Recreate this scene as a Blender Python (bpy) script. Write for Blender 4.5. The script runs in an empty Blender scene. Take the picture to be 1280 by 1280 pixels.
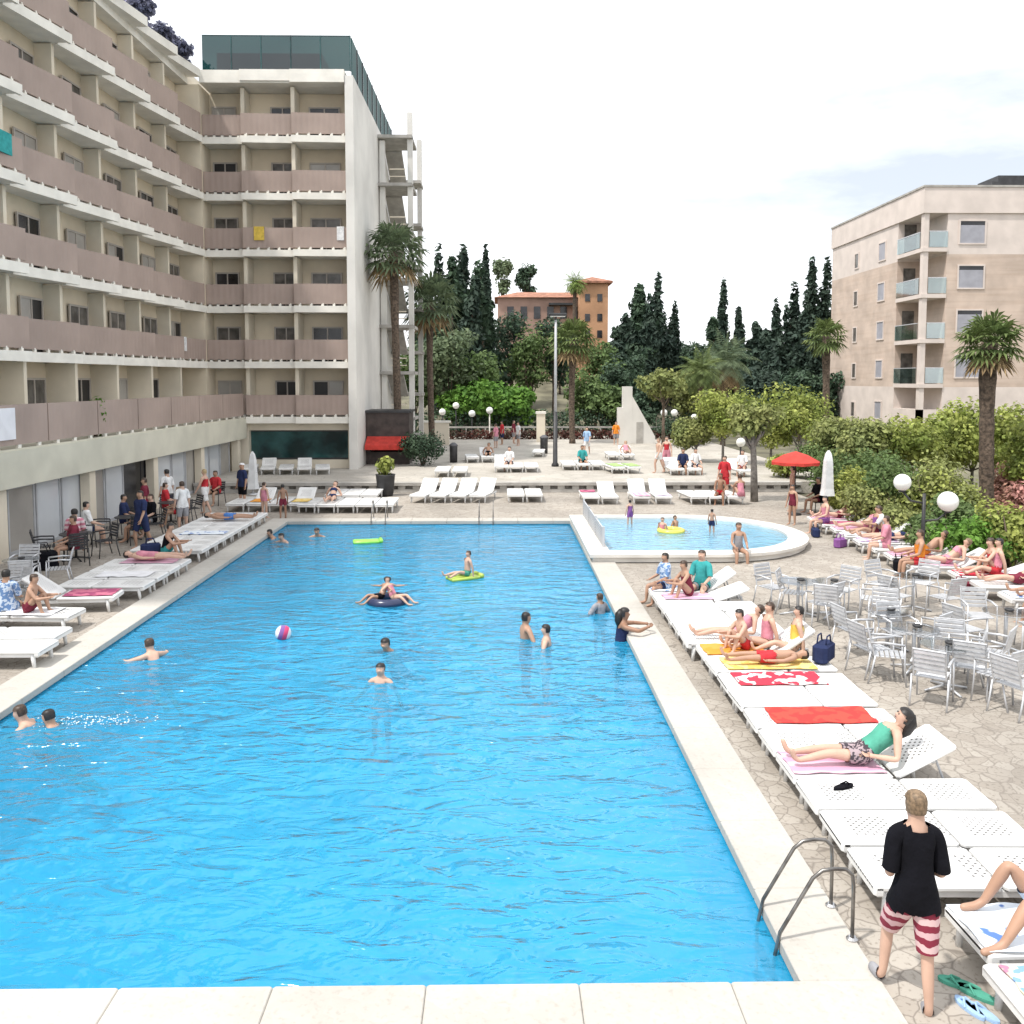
import bpy, bmesh, math, random
from mathutils import Vector, Matrix, Quaternion
R = math.radians
PI = math.pi
random.seed(7)
SC = bpy.context.scene
COL = SC.collection

# ------------------------------------------------------------------ camera
F, H = 1100.0, 4.8
PITCH, YAW = R(4), math.atan(16 / 1100)
PPY = 475 + F * math.tan(PITCH)
cam = bpy.data.cameras.new('camera')
cam.sensor_width = 36
cam.lens = F / 1280 * 36
cam.shift_y = (PPY - 640) / 1280
cam.clip_end = 3000
cam.clip_start = 0.1
co = bpy.data.objects.new('camera', cam)
COL.objects.link(co)
co.location = (0, 0, H)
co.rotation_euler = (PI / 2 - PITCH, 0, -YAW)
SC.camera = co
_f = Vector((math.sin(YAW) * math.cos(PITCH), math.cos(YAW) * math.cos(PITCH), -math.sin(PITCH)))
_r = Vector((math.cos(YAW), -math.sin(YAW), 0))
_u = _r.cross(_f)
def ray(px, py):
    return _f + _r * ((px - 640) / F) - _u * ((py - PPY) / F)
def G(px, py, z=0.0):            # where a sight line meets the level z
    d = ray(px, py)
    return Vector((0, 0, H)) + d * ((z - H) / d.z)
def A(px, py, Y):                # where a sight line meets the depth Y
    d = ray(px, py)
    return Vector((0, 0, H)) + d * (Y / d.y)

# ------------------------------------------------------------------ materials
def mat(name, col, rough=0.7, var=0.12, scale=3.0, bump=0.0, bscale=20.0, metal=0.0, island=0.0, spec=0.5, transl=0.0, col2=None, emit=None):
    m = bpy.data.materials.new(name)
    m.use_nodes = True
    nt = m.node_tree
    N, L = nt.nodes, nt.links
    b = N['Principled BSDF']
    b.inputs['Roughness'].default_value = rough
    b.inputs['Metallic'].default_value = metal
    b.inputs['Specular IOR Level'].default_value = spec
    tc = N.new('ShaderNodeTexCoord')
    no = N.new('ShaderNodeTexNoise')
    no.inputs['Scale'].default_value = scale
    no.inputs['Detail'].default_value = 5
    L.new(tc.outputs['Object'], no.inputs['Vector'])
    mx = N.new('ShaderNodeMix')
    mx.data_type = 'RGBA'
    c2 = col2 if col2 else tuple(c * (1 - var * 2) for c in col)
    c1 = col if col2 else tuple(min(1, c * (1 + var)) for c in col)
    mx.inputs['A'].default_value = (*c1, 1)
    mx.inputs['B'].default_value = (*c2, 1)
    rm = N.new('ShaderNodeMapRange')
    rm.inputs['From Min'].default_value = 0.35
    rm.inputs['From Max'].default_value = 0.65
    L.new(no.outputs['Fac'], rm.inputs['Value'])
    L.new(rm.outputs['Result'], mx.inputs['Factor'])
    out = mx.outputs['Result']
    if island:
        ge = N.new('ShaderNodeNewGeometry')
        hs = N.new('ShaderNodeHueSaturation')
        mr = N.new('ShaderNodeMapRange')
        mr.inputs['To Min'].default_value = 1 - island
        mr.inputs['To Max'].default_value = 1 + island
        L.new(ge.outputs['Random Per Island'], mr.inputs['Value'])
        L.new(mr.outputs['Result'], hs.inputs['Value'])
        L.new(out, hs.inputs['Color'])
        out = hs.outputs['Color']
    L.new(out, b.inputs['Base Color'])
    if bump:
        nb = N.new('ShaderNodeTexNoise')
        nb.inputs['Scale'].default_value = bscale
        nb.inputs['Detail'].default_value = 4
        L.new(tc.outputs['Object'], nb.inputs['Vector'])
        bu = N.new('ShaderNodeBump')
        bu.inputs['Strength'].default_value = bump
        bu.inputs['Distance'].default_value = 0.05
        L.new(nb.outputs['Fac'], bu.inputs['Height'])
        L.new(bu.outputs['Normal'], b.inputs['Normal'])
    if transl:
        tr = N.new('ShaderNodeBsdfTranslucent')
        L.new(out, tr.inputs['Color'])
        ms = N.new('ShaderNodeMixShader')
        ms.inputs['Fac'].default_value = transl
        L.new(b.outputs['BSDF'], ms.inputs[1])
        L.new(tr.outputs['BSDF'], ms.inputs[2])
        L.new(ms.outputs['Shader'], N['Material Output'].inputs['Surface'])
    m.diffuse_color = (*col, 1)
    return m

def stripes(name, cols, axis='Z', width=0.05, rough=0.9, wob=0.0):
    """bands of the given colours along an object axis, by ColorRamp on a fraction"""
    m = bpy.data.materials.new(name)
    m.use_nodes = True
    N, L = m.node_tree.nodes, m.node_tree.links
    b = N['Principled BSDF']
    b.inputs['Roughness'].default_value = rough
    tc = N.new('ShaderNodeTexCoord')
    no = N.new('ShaderNodeTexNoise')
    no.inputs['Scale'].default_value = 9
    L.new(tc.outputs['Object'], no.inputs['Vector'])
    sx = N.new('ShaderNodeSeparateXYZ')
    L.new(tc.outputs['Object'], sx.inputs['Vector'])
    ad = N.new('ShaderNodeMath'); ad.operation = 'MULTIPLY_ADD'
    L.new(no.outputs['Fac'], ad.inputs[0]); ad.inputs[1].default_value = wob
    L.new(sx.outputs[axis], ad.inputs[2])
    dv = N.new('ShaderNodeMath'); dv.operation = 'DIVIDE'
    L.new(ad.outputs[0], dv.inputs[0]); dv.inputs[1].default_value = width * len(cols)
    fr = N.new('ShaderNodeMath'); fr.operation = 'FRACT'
    L.new(dv.outputs[0], fr.inputs[0])
    cr = N.new('ShaderNodeValToRGB')
    cr.color_ramp.interpolation = 'CONSTANT'
    e = cr.color_ramp.elements
    e[0].color = (*cols[0], 1)
    e[1].position = 1 / len(cols); e[1].color = (*cols[1], 1)
    for i, c in enumerate(cols[2:], 2):
        k = e.new(i / len(cols)); k.color = (*c, 1)
    L.new(fr.outputs[0], cr.inputs['Fac'])
    L.new(cr.outputs['Color'], b.inputs['Base Color'])
    return m

def blotch(name, c1, c2, scale=7, lo=0.48, hi=0.52, rough=0.9, c3=None):
    """printed cloth: two or three colours split by a noise"""
    m = bpy.data.materials.new(name)
    m.use_nodes = True
    N, L = m.node_tree.nodes, m.node_tree.links
    b = N['Principled BSDF']; b.inputs['Roughness'].default_value = rough
    tc = N.new('ShaderNodeTexCoord'); no = N.new('ShaderNodeTexNoise')
    no.inputs['Scale'].default_value = scale; no.inputs['Detail'].default_value = 2
    L.new(tc.outputs['Object'], no.inputs['Vector'])
    cr = N.new('ShaderNodeValToRGB')
    e = cr.color_ramp.elements
    e[0].position = lo; e[0].color = (*c1, 1)
    e[1].position = hi; e[1].color = (*c2, 1)
    if c3:
        k = e.new(min(0.99, hi + 0.08)); k.color = (*c2, 1)
        k = e.new(min(1, hi + 0.1)); k.color = (*c3, 1)
    L.new(no.outputs['Fac'], cr.inputs['Fac'])
    L.new(cr.outputs['Color'], b.inputs['Base Color'])
    return m

M = {}
M['cream'] = mat('cream_render', (.72, .65, .53), .85, .06, .7, .15, 30)
M['wing_wall'] = mat('balcony_wall', (.74, .645, .50), .85, .08, .5, .1, 30)
M['white_wall'] = mat('white_render', (.70, .68, .64), .85, .06, .5, .15, 30)
M['slab'] = mat('slab_paint', (.80, .77, .70), .8, .05, 1.5, .1, 40)
M['fascia'] = mat('terrace_fascia', (.60, .58, .48), .8, .05, 1.0, .1, 40)
M['window_frame'] = mat('window_frame', (.42, .38, .34), .5, .05)
M['pane_dark'] = mat('pane_dark', (.03, .03, .035), .12, .3, 1.2)
M['pane_grey'] = mat('pane_grey', (.13, .12, .11), .2, .25, 2.0)
M['pane_curtain'] = mat('pane_curtain', (.40, .38, .35), .2, .08, .8)
M['pane_open'] = mat('pane_open', (.012, .012, .014), .4, .3, 1.0)
M['steel'] = mat('steel', (.45, .45, .46), .3, .1, 8, metal=1.0)
M['steel_rail'] = mat('rail_steel', (.22, .21, .20), .32, .2, 8, metal=.9)
M['alu'] = mat('aluminium', (.60, .61, .63), .4, .06, 10, metal=.45)
M['plastic'] = mat('white_plastic', (.74, .74, .73), .45, .05, 3, .05, 60)
M['plastic_grey'] = mat('grey_plastic', (.45, .46, .48), .5, .05, 3)
M['dark'] = mat('dark_metal', (.035, .035, .038), .5, .2)
M['dark_brown'] = mat('dark_brown', (.055, .04, .035), .6, .25, 2, .2, 12)
M['wicker'] = mat('dark_wicker', (.045, .045, .05), .7, .3, 30, .4, 80)
M['red_cloth'] = mat('red_cloth', (.62, .06, .045), .9, .1, 4, .1, 30, transl=.15)
M['white_cloth'] = mat('white_cloth', (.75, .76, .77), .9, .05, 3, .3, 8, transl=.1)
M['trunk'] = mat('bark', (.16, .12, .09), .95, .25, 6, .8, 14)
M['trunk_grey'] = mat('grey_bark', (.24, .22, .2), .95, .2, 6, .6, 14)
M['palm_trunk'] = mat('palm_bark', (.13, .095, .07), .95, .3, 9, .9, 18)
M['thatch'] = mat('dry_fronds', (.30, .21, .11), .95, .2, 4, island=.3)
M['globe'] = mat('opal_globe', (.85, .85, .82), .25, .02)
M['teal_glass'] = mat('tinted_screen', (.028, .085, .085), .12, .35, .8)
M['orange_wall'] = mat('orange_render', (.50, .28, .16), .9, .12, .3, .1, 20)
M['tile_roof'] = mat('tile_roof', (.36, .17, .11), .9, .2, 1.5, .5, 10)
M['concrete'] = mat('concrete', (.42, .40, .37), .9, .1, 2, .3, 20)
M['rubber'] = mat('grey_rubber', (.12, .12, .13), .8, .1)

def foliage(name, c, c2, isl=.35, tr=.28):
    return mat(name, c, .65, .2, .8, island=isl, spec=.25, transl=tr, col2=c2)
M['leaf_yellow'] = foliage('leaf_yellow_green', (.39, .42, .12), (.22, .28, .07), .5, .38)
M['leaf_olive'] = foliage('leaf_olive', (.31, .33, .12), (.19, .23, .085), .45, .32)
M['leaf_mid'] = foliage('leaf_mid', (.15, .215, .075), (.095, .15, .055))
M['leaf_bright'] = foliage('leaf_bright', (.15, .29, .045), (.09, .2, .04))
M['leaf_dark'] = foliage('leaf_dark', (.065, .105, .06), (.04, .072, .047), .4, .2)
M['leaf_cypress'] = foliage('leaf_cypress', (.056, .086, .06), (.034, .058, .045), .35, .18)
M['leaf_blue'] = foliage('leaf_blue', (.20, .20, .28), (.10, .11, .17), .5, .25)
M['leaf_grey'] = foliage('leaf_grey_green', (.18, .23, .125), (.12, .165, .095))
M['palm_leaf'] = foliage('palm_leaf', (.17, .21, .07), (.10, .145, .05), .4)
M['palm_leaf_light'] = foliage('palm_leaf_light', (.22, .29, .08), (.13, .2, .05), .4)
M['leaf_red'] = foliage('leaf_red', (.13, .045, .035), (.07, .04, .03), .5)
M['leaf_pink'] = foliage('blossom_pink', (.45, .22, .2), (.2, .14, .06), .4)

# parapet panels: ribbed board with upright joints
def parapet_mat():
    m = mat('parapet_panel', (.375, .29, .25), .75, .06, .6)
    N, L = m.node_tree.nodes, m.node_tree.links
    tc = next(n for n in N if n.type == 'TEX_COORD')
    wv = N.new('ShaderNodeTexWave')
    wv.wave_type = 'BANDS'; wv.bands_direction = 'DIAGONAL'
    wv.inputs['Scale'].default_value = 2.2
    mp = N.new('ShaderNodeMapping'); mp.inputs['Scale'].default_value = (1, 1, 0)
    L.new(tc.outputs['Object'], mp.inputs['Vector']); L.new(mp.outputs['Vector'], wv.inputs['Vector'])
    bu = N.new('ShaderNodeBump'); bu.inputs['Strength'].default_value = .25; bu.inputs['Distance'].default_value = .03
    L.new(wv.outputs['Fac'], bu.inputs['Height']); L.new(bu.outputs['Normal'], N['Principled BSDF'].inputs['Normal'])
    return m
M['parapet'] = parapet_mat()

def stone_mat(name, ca, cb, joint, scale, jw=.035, big=.15, rough=.85, grit=(.6, .58, .56)):
    """crazy paving: cells of two tones, dark joints, broad patches of wear"""
    m = bpy.data.materials.new(name); m.use_nodes = True
    N, L = m.node_tree.nodes, m.node_tree.links
    b = N['Principled BSDF']; b.inputs['Roughness'].default_value = rough
    tc = N.new('ShaderNodeTexCoord')
    n0 = N.new('ShaderNodeTexNoise'); n0.inputs['Scale'].default_value = 1.6; n0.inputs['Detail'].default_value = 3
    L.new(tc.outputs['Object'], n0.inputs['Vector'])
    vm = N.new('ShaderNodeVectorMath'); vm.operation = 'MULTIPLY_ADD'
    L.new(n0.outputs['Color'], vm.inputs[0]); vm.inputs[1].default_value = (.35, .35, 0)
    L.new(tc.outputs['Object'], vm.inputs[2])
    v1 = N.new('ShaderNodeTexVoronoi'); v1.inputs['Scale'].default_value = scale
    v2 = N.new('ShaderNodeTexVoronoi'); v2.feature = 'DISTANCE_TO_EDGE'; v2.inputs['Scale'].default_value = scale
    L.new(vm.outputs['Vector'], v1.inputs['Vector']); L.new(vm.outputs['Vector'], v2.inputs['Vector'])
    sp = N.new('ShaderNodeSeparateColor'); L.new(v1.outputs['Color'], sp.inputs['Color'])
    mx = N.new('ShaderNodeMix'); mx.data_type = 'RGBA'
    mx.inputs['A'].default_value = (*ca, 1); mx.inputs['B'].default_value = (*cb, 1)
    L.new(sp.outputs['Red'], mx.inputs['Factor'])
    # broad stains
    n1 = N.new('ShaderNodeTexNoise'); n1.inputs['Scale'].default_value = .35; n1.inputs['Detail'].default_value = 6
    L.new(tc.outputs['Object'], n1.inputs['Vector'])
    hs = N.new('ShaderNodeHueSaturation')
    mr = N.new('ShaderNodeMapRange'); mr.inputs['From Min'].default_value = .3; mr.inputs['From Max'].default_value = .7
    mr.inputs['To Min'].default_value = 1 - big; mr.inputs['To Max'].default_value = 1 + big
    L.new(n1.outputs['Fac'], mr.inputs['Value']); L.new(mr.outputs['Result'], hs.inputs['Value']); L.new(mx.outputs['Result'], hs.inputs['Color'])
    # fine grit
    n2 = N.new('ShaderNodeTexNoise'); n2.inputs['Scale'].default_value = 22; n2.inputs['Detail'].default_value = 3
    L.new(tc.outputs['Object'], n2.inputs['Vector'])
    m3 = N.new('ShaderNodeMix'); m3.data_type = 'RGBA'; m3.blend_type = 'MULTIPLY'
    r3 = N.new('ShaderNodeMapRange'); r3.inputs['From Min'].default_value = .55; r3.inputs['From Max'].default_value = .72
    L.new(n2.outputs['Fac'], r3.inputs['Value'])
    m3.inputs['B'].default_value = (*grit, 1)
    L.new(r3.outputs['Result'], m3.inputs['Factor']); L.new(hs.outputs['Color'], m3.inputs['A'])
    m4 = N.new('ShaderNodeMix'); m4.data_type = 'RGBA'
    r4 = N.new('ShaderNodeMapRange'); r4.inputs['From Min'].default_value = 0; r4.inputs['From Max'].default_value = jw
    r4.inputs['To Min'].default_value = 1; r4.inputs['To Max'].default_value = 0
    L.new(v2.outputs['Distance'], r4.inputs['Value']); L.new(r4.outputs['Result'], m4.inputs['Factor'])
    L.new(m3.outputs['Result'], m4.inputs['A']); m4.inputs['B'].default_value = (*joint, 1)
    L.new(m4.outputs['Result'], b.inputs['Base Color'])
    bu = N.new('ShaderNodeBump'); bu.inputs['Strength'].default_value = .4; bu.inputs['Distance'].default_value = .02
    L.new(v2.outputs['Distance'], bu.inputs['Height']); L.new(bu.outputs['Normal'], b.inputs['Normal'])
    return m
M['deck'] = stone_mat('deck_stone', (.385, .35, .305), (.315, .28, .24), (.20, .175, .15), 4.8, .05, .22)
M['terrace'] = stone_mat('terrace_stone', (.47, .44, .39), (.40, .37, .325), (.30, .28, .245), 1.6, .03, .1)

def coping_mat():
    m = stone_mat('coping_stone', (.47, .45, .41), (.45, .425, .385), (.46, .435, .395), 6, .001, .16, .85, (.88, .87, .86))
    return m
M['coping'] = coping_mat()
M['pool_tile'] = mat('pool_tile', (.22, .64, .84), .4, .07, 1.2)
M['kids_tile'] = mat('kids_tile', (.42, .72, .90), .4, .06, 1.5)
M['rim'] = mat('rim_paint', (.70, .67, .62), .7, .07, 1.2, .2, 25)

def water_mat(name, tint, strength=.35, scale=1.0, body=(.03, .38, .68), turb=.5):
    m = bpy.data.materials.new(name); m.use_nodes = True
    N, L = m.node_tree.nodes, m.node_tree.links
    N.remove(N['Principled BSDF'])
    tc = N.new('ShaderNodeTexCoord')
    mp = N.new('ShaderNodeMapping'); mp.inputs['Rotation'].default_value = (0, 0, R(28)); mp.inputs['Scale'].default_value = (1.0 * scale, 2.1 * scale, 1)
    L.new(tc.outputs['Object'], mp.inputs['Vector'])
    a = N.new('ShaderNodeTexNoise'); a.inputs['Scale'].default_value = 1.5; a.inputs['Detail'].default_value = 3; a.inputs['Distortion'].default_value = .6
    b = N.new('ShaderNodeTexNoise'); b.inputs['Scale'].default_value = 5.0; b.inputs['Detail'].default_value = 2
    L.new(mp.outputs['Vector'], a.inputs['Vector']); L.new(tc.outputs['Object'], b.inputs['Vector'])
    ad = N.new('ShaderNodeMath'); ad.operation = 'MULTIPLY_ADD'
    L.new(b.outputs['Fac'], ad.inputs[0]); ad.inputs[1].default_value = .22; L.new(a.outputs['Fac'], ad.inputs[2])
    bu = N.new('ShaderNodeBump'); bu.inputs['Strength'].default_value = strength; bu.inputs['Distance'].default_value = .17
    # calmer and livelier patches of surface
    pn = N.new('ShaderNodeTexNoise'); pn.inputs['Scale'].default_value = .22; pn.inputs['Detail'].default_value = 2
    L.new(tc.outputs['Object'], pn.inputs['Vector'])
    pr = N.new('ShaderNodeMapRange'); pr.inputs['From Min'].default_value = .35; pr.inputs['From Max'].default_value = .65; pr.inputs['To Min'].default_value = .45; pr.inputs['To Max'].default_value = 1.15
    L.new(pn.outputs['Fac'], pr.inputs['Value'])
    mu = N.new('ShaderNodeMath'); mu.operation = 'MULTIPLY'; L.new(ad.outputs[0], mu.inputs[0]); L.new(pr.outputs['Result'], mu.inputs[1])
    L.new(mu.outputs[0], bu.inputs['Height'])
    fr = N.new('ShaderNodeFresnel'); fr.inputs['IOR'].default_value = 1.48
    L.new(bu.outputs['Normal'], fr.inputs['Normal'])
    tr = N.new('ShaderNodeBsdfTransparent'); tr.inputs['Color'].default_value = (*tint, 1)
    gl = N.new('ShaderNodeBsdfGlossy'); gl.inputs['Roughness'].default_value = .16; gl.inputs['Color'].default_value = (.95, .98, 1, 1)
    L.new(bu.outputs['Normal'], gl.inputs['Normal'])
    df = N.new('ShaderNodeBsdfDiffuse'); df.inputs['Color'].default_value = (*body, 1)      # light scattered back by the water itself
    mb_ = N.new('ShaderNodeMixShader'); mb_.inputs['Fac'].default_value = turb
    L.new(tr.outputs['BSDF'], mb_.inputs[1]); L.new(df.outputs['BSDF'], mb_.inputs[2])
    ms = N.new('ShaderNodeMixShader')
    L.new(fr.outputs['Fac'], ms.inputs['Fac']); L.new(mb_.outputs['Shader'], ms.inputs[1]); L.new(gl.outputs['BSDF'], ms.inputs[2])
    L.new(ms.outputs['Shader'], N['Material Output'].inputs['Surface'])
    return m
M['water'] = water_mat('pool_water', (.36, .85, .95), 1.0)
M['kids_water'] = water_mat('kids_water', (.62, .90, .99), .5, 1.4, (.35, .66, .88), .4)

def glass_mat(name, tint=(.75, .85, .85), refl=.15):
    m = bpy.data.materials.new(name); m.use_nodes = True
    N, L = m.node_tree.nodes, m.node_tree.links
    N.remove(N['Principled BSDF'])
    tr = N.new('ShaderNodeBsdfTransparent'); tr.inputs['Color'].default_value = (*tint, 1)
    gl = N.new('ShaderNodeBsdfGlossy'); gl.inputs['Roughness'].default_value = .05
    ms = N.new('ShaderNodeMixShader'); ms.inputs['Fac'].default_value = refl
    L.new(tr.outputs['BSDF'], ms.inputs[1]); L.new(gl.outputs['BSDF'], ms.inputs[2])
    L.new(ms.outputs['Shader'], N['Material Output'].inputs['Surface'])
    return m
M['clear_glass'] = glass_mat('balustrade_glass', (.72, .86, .88), .25)
M['table_glass'] = glass_mat('table_glass', (.82, .84, .86), .32)
M['teal_clear'] = glass_mat('windbreak_glass', (.10, .23, .22), .12)
M['shop_glass'] = mat('shop_glass', (.62, .65, .68), .1, .05, .5, spec=1.0)

def brick_mat():
    m = mat('tan_brick', (.57, .46, .385), .9, .08, .8)
    N, L = m.node_tree.nodes, m.node_tree.links
    tc = next(n for n in N if n.type == 'TEX_COORD')
    wv = N.new('ShaderNodeTexNoise'); wv.inputs['Scale'].default_value = 1
    mp = N.new('ShaderNodeMapping'); mp.inputs['Scale'].default_value = (.25, .25, 5)
    L.new(tc.outputs['Object'], mp.inputs['Vector']); L.new(mp.outputs['Vector'], wv.inputs['Vector'])
    b = N['Principled BSDF']; src = b.inputs['Base Color'].links[0].from_socket
    mx = N.new('ShaderNodeMix'); mx.data_type = 'RGBA'; mx.blend_type = 'MULTIPLY'
    mx.inputs['B'].default_value = (.93, .91, .89, 1)
    rm = N.new('ShaderNodeMapRange'); rm.inputs['From Min'].default_value = .45; rm.inputs['From Max'].default_value = .65
    L.new(wv.outputs['Fac'], rm.inputs['Value']); L.new(rm.outputs['Result'], mx.inputs['Factor'])
    L.new(src, mx.inputs['A']); L.new(mx.outputs['Result'], b.inputs['Base Color'])
    return m
M['brick'] = brick_mat()
M['pale_band'] = mat('pale_band', (.66, .58, .53), .85, .05, 1)
M['shutter'] = mat('roller_shutter', (.34, .34, .38), .5, .06, 2)

# lounger top: white plastic with small drilled holes in a diamond field
def perforated():
    m = mat('perforated_plastic', (.74, .74, .73), .45, .06, 2)
    N, L = m.node_tree.nodes, m.node_tree.links
    tc = next(n for n in N if n.type == 'TEX_COORD')
    mp = N.new('ShaderNodeMapping'); mp.inputs['Rotation'].default_value = (0, 0, PI / 4); mp.inputs['Scale'].default_value = (17, 17, 0)
    L.new(tc.outputs['Object'], mp.inputs['Vector'])
    fr = N.new('ShaderNodeVectorMath'); fr.operation = 'FRACTION'; L.new(mp.outputs['Vector'], fr.inputs[0])
    ds = N.new('ShaderNodeVectorMath'); ds.operation = 'DISTANCE'; L.new(fr.outputs['Vector'], ds.inputs[0]); ds.inputs[1].default_value = (.5, .5, 0)
    lt = N.new('ShaderNodeMath'); lt.operation = 'LESS_THAN'; L.new(ds.outputs['Value'], lt.inputs[0]); lt.inputs[1].default_value = .25
    # keep the holes to two panels
    sx = N.new('ShaderNodeSeparateXYZ'); L.new(tc.outputs['Object'], sx.inputs['Vector'])
    ay = N.new('ShaderNodeMath'); ay.operation = 'ABSOLUTE'; L.new(sx.outputs['Y'], ay.inputs[0])
    l2 = N.new('ShaderNodeMath'); l2.operation = 'LESS_THAN'; L.new(ay.outputs[0], l2.inputs[0]); l2.inputs[1].default_value = .2
    px = N.new('ShaderNodeMath'); px.operation = 'PINGPONG'; L.new(sx.outputs['X'], px.inputs[0]); px.inputs[1].default_value = .38
    l3 = N.new('ShaderNodeMath'); l3.operation = 'GREATER_THAN'; L.new(px.outputs[0], l3.inputs[0]); l3.inputs[1].default_value = .17
    a = N.new('ShaderNodeMath'); a.operation = 'MULTIPLY'; L.new(lt.outputs[0], a.inputs[0]); L.new(l2.outputs[0], a.inputs[1])
    c = N.new('ShaderNodeMath'); c.operation = 'MULTIPLY'; L.new(a.outputs[0], c.inputs[0]); L.new(l3.outputs[0], c.inputs[1])
    b = N['Principled BSDF']; src = b.inputs['Base Color'].links[0].from_socket
    mx = N.new('ShaderNodeMix'); mx.data_type = 'RGBA'; mx.inputs['B'].default_value = (.12, .115, .11, 1)
    L.new(c.outputs[0], mx.inputs['Factor']); L.new(src, mx.inputs['A']); L.new(mx.outputs['Result'], b.inputs['Base Color'])
    return m
M['perf'] = perforated()

# ------------------------------------------------------------------ mesh helpers
class MB:
    def __init__(s, T=None):
        s.v, s.f, s.mi, s.T = [], [], [], T
    def add(s, vs, fs, mi=0):
        o = len(s.v)
        s.v += [tuple(s.T(Vector(p))) if s.T else tuple(p) for p in vs]
        s.f += [tuple(i + o for i in f) for f in fs]
        s.mi += [mi] * len(fs)
    def box(s, x0, x1, y0, y1, z0, z1, mi=0):
        s.add([(x0, y0, z0), (x1, y0, z0), (x1, y1, z0), (x0, y1, z0), (x0, y0, z1), (x1, y0, z1), (x1, y1, z1), (x0, y1, z1)],
              [(0, 3, 2, 1), (4, 5, 6, 7), (0, 1, 5, 4), (1, 2, 6, 5), (2, 3, 7, 6), (3, 0, 4, 7)], mi)
    def rbox(s, x0, x1, y0, y1, z0, z1, b=.02, mi=0):
        """box with chamfered edges"""
        vs, fs = [], []
        def ring(i, z):
            o = len(vs)
            vs.extend([(x0 + b + i, y0 + i, z), (x1 - b - i, y0 + i, z), (x1 - i, y0 + b + i, z), (x1 - i, y1 - b - i, z),
                       (x1 - b - i, y1 - i, z), (x0 + b + i, y1 - i, z), (x0 + i, y1 - b - i, z), (x0 + i, y0 + b + i, z)])
            return o
        rs = [ring(b * .6, z0), ring(0, z0 + b * .6), ring(0, z1 - b * .6), ring(b * .6, z1)]
        for a, c in zip(rs, rs[1:]):
            for k in range(8):
                fs.append((a + k, a + (k + 1) % 8, c + (k + 1) % 8, c + k))
        fs.append(tuple(rs[0] + k for k in range(7, -1, -1)))
        fs.append(tuple(rs[3] + k for k in range(8)))
        s.add(vs, fs, mi)
    def prism(s, poly, z0, z1, mi=0):
        n = len(poly)
        s.add([(x, y, z0) for x, y in poly] + [(x, y, z1) for x, y in poly],
              [tuple(range(n - 1, -1, -1)), tuple(range(n, 2 * n))] + [(k, (k + 1) % n, n + (k + 1) % n, n + k) for k in range(n)], mi)
    def tube(s, pts, rad, n=8, mi=0, caps=True):
        pts = [Vector(p) for p in pts]
        rads = rad if isinstance(rad, (list, tuple)) else [rad] * len(pts)
        vs, fs = [], []
        up = Vector((0, 0, 1))
        prev = None
        for i, p in enumerate(pts):
            d = (pts[min(i + 1, len(pts) - 1)] - pts[max(i - 1, 0)]).normalized()
            a = prev if prev is not None else (up if abs(d.z) < .9 else Vector((1, 0, 0)))
            x = (a - d * a.dot(d)).normalized()
            prev = x
            y = d.cross(x)
            for k in range(n):
                t = 2 * PI * k / n
                vs.append(p + (x * math.cos(t) + y * math.sin(t)) * rads[i])
        for i in range(len(pts) - 1):
            for k in range(n):
                fs.append((i * n + k, i * n + (k + 1) % n, (i + 1) * n + (k + 1) % n, (i + 1) * n + k))
        if caps:
            fs.append(tuple(range(n - 1, -1, -1)))
            fs.append(tuple(range((len(pts) - 1) * n, len(pts) * n)))
        s.add(vs, fs, mi)
    def lathe(s, prof, c=(0, 0, 0), n=16, mi=0):
        vs, fs = [], []
        for r, z in prof:
            for k in range(n):
                t = 2 * PI * k / n
                vs.append((c[0] + r * math.cos(t), c[1] + r * math.sin(t), c[2] + z))
        m = len(prof)
        for i in range(m - 1):
            for k in range(n):
                fs.append((i * n + k, i * n + (k + 1) % n, (i + 1) * n + (k + 1) % n, (i + 1) * n + k))
        fs.append(tuple(range(n - 1, -1, -1)))
        fs.append(tuple(range((m - 1) * n, m * n)))
        s.add(vs, fs, mi)
    def sphere(s, c, r, n=12, m=8, mi=0, sz=1.0):
        s.lathe([(max(.002, r * math.sin(PI * i / m)), -r * sz * math.cos(PI * i / m)) for i in range(m + 1)], c, n, mi)
    def quad(s, a, b, c, d, mi=0):
        s.add([a, b, c, d], [(0, 1, 2, 3)], mi)
    def build(s, name, mats, parent=None, smooth=False):
        me = bpy.data.meshes.new(name)
        base = Vector((0, 0, 0))
        if parent is not None:
            q = parent
            while q is not None:
                base += q.location
                q = q.parent
        me.from_pydata([(x - base.x, y - base.y, z - base.z) for x, y, z in s.v] if s.world and parent is not None else s.v, [], s.f)
        for m in (mats if isinstance(mats, (list, tuple)) else [mats]):
            me.materials.append(m)
        if any(s.mi):
            me.polygons.foreach_set('material_index', s.mi)
        if smooth:
            me.polygons.foreach_set('use_smooth', [True] * len(s.f))
        me.update()
        o = bpy.data.objects.new(name, me)
        COL.objects.link(o)
        if parent is not None:
            o.parent = parent
        return o
    world = False
class WB(MB):          # takes world coordinates, also under a parent
    world = True

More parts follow.
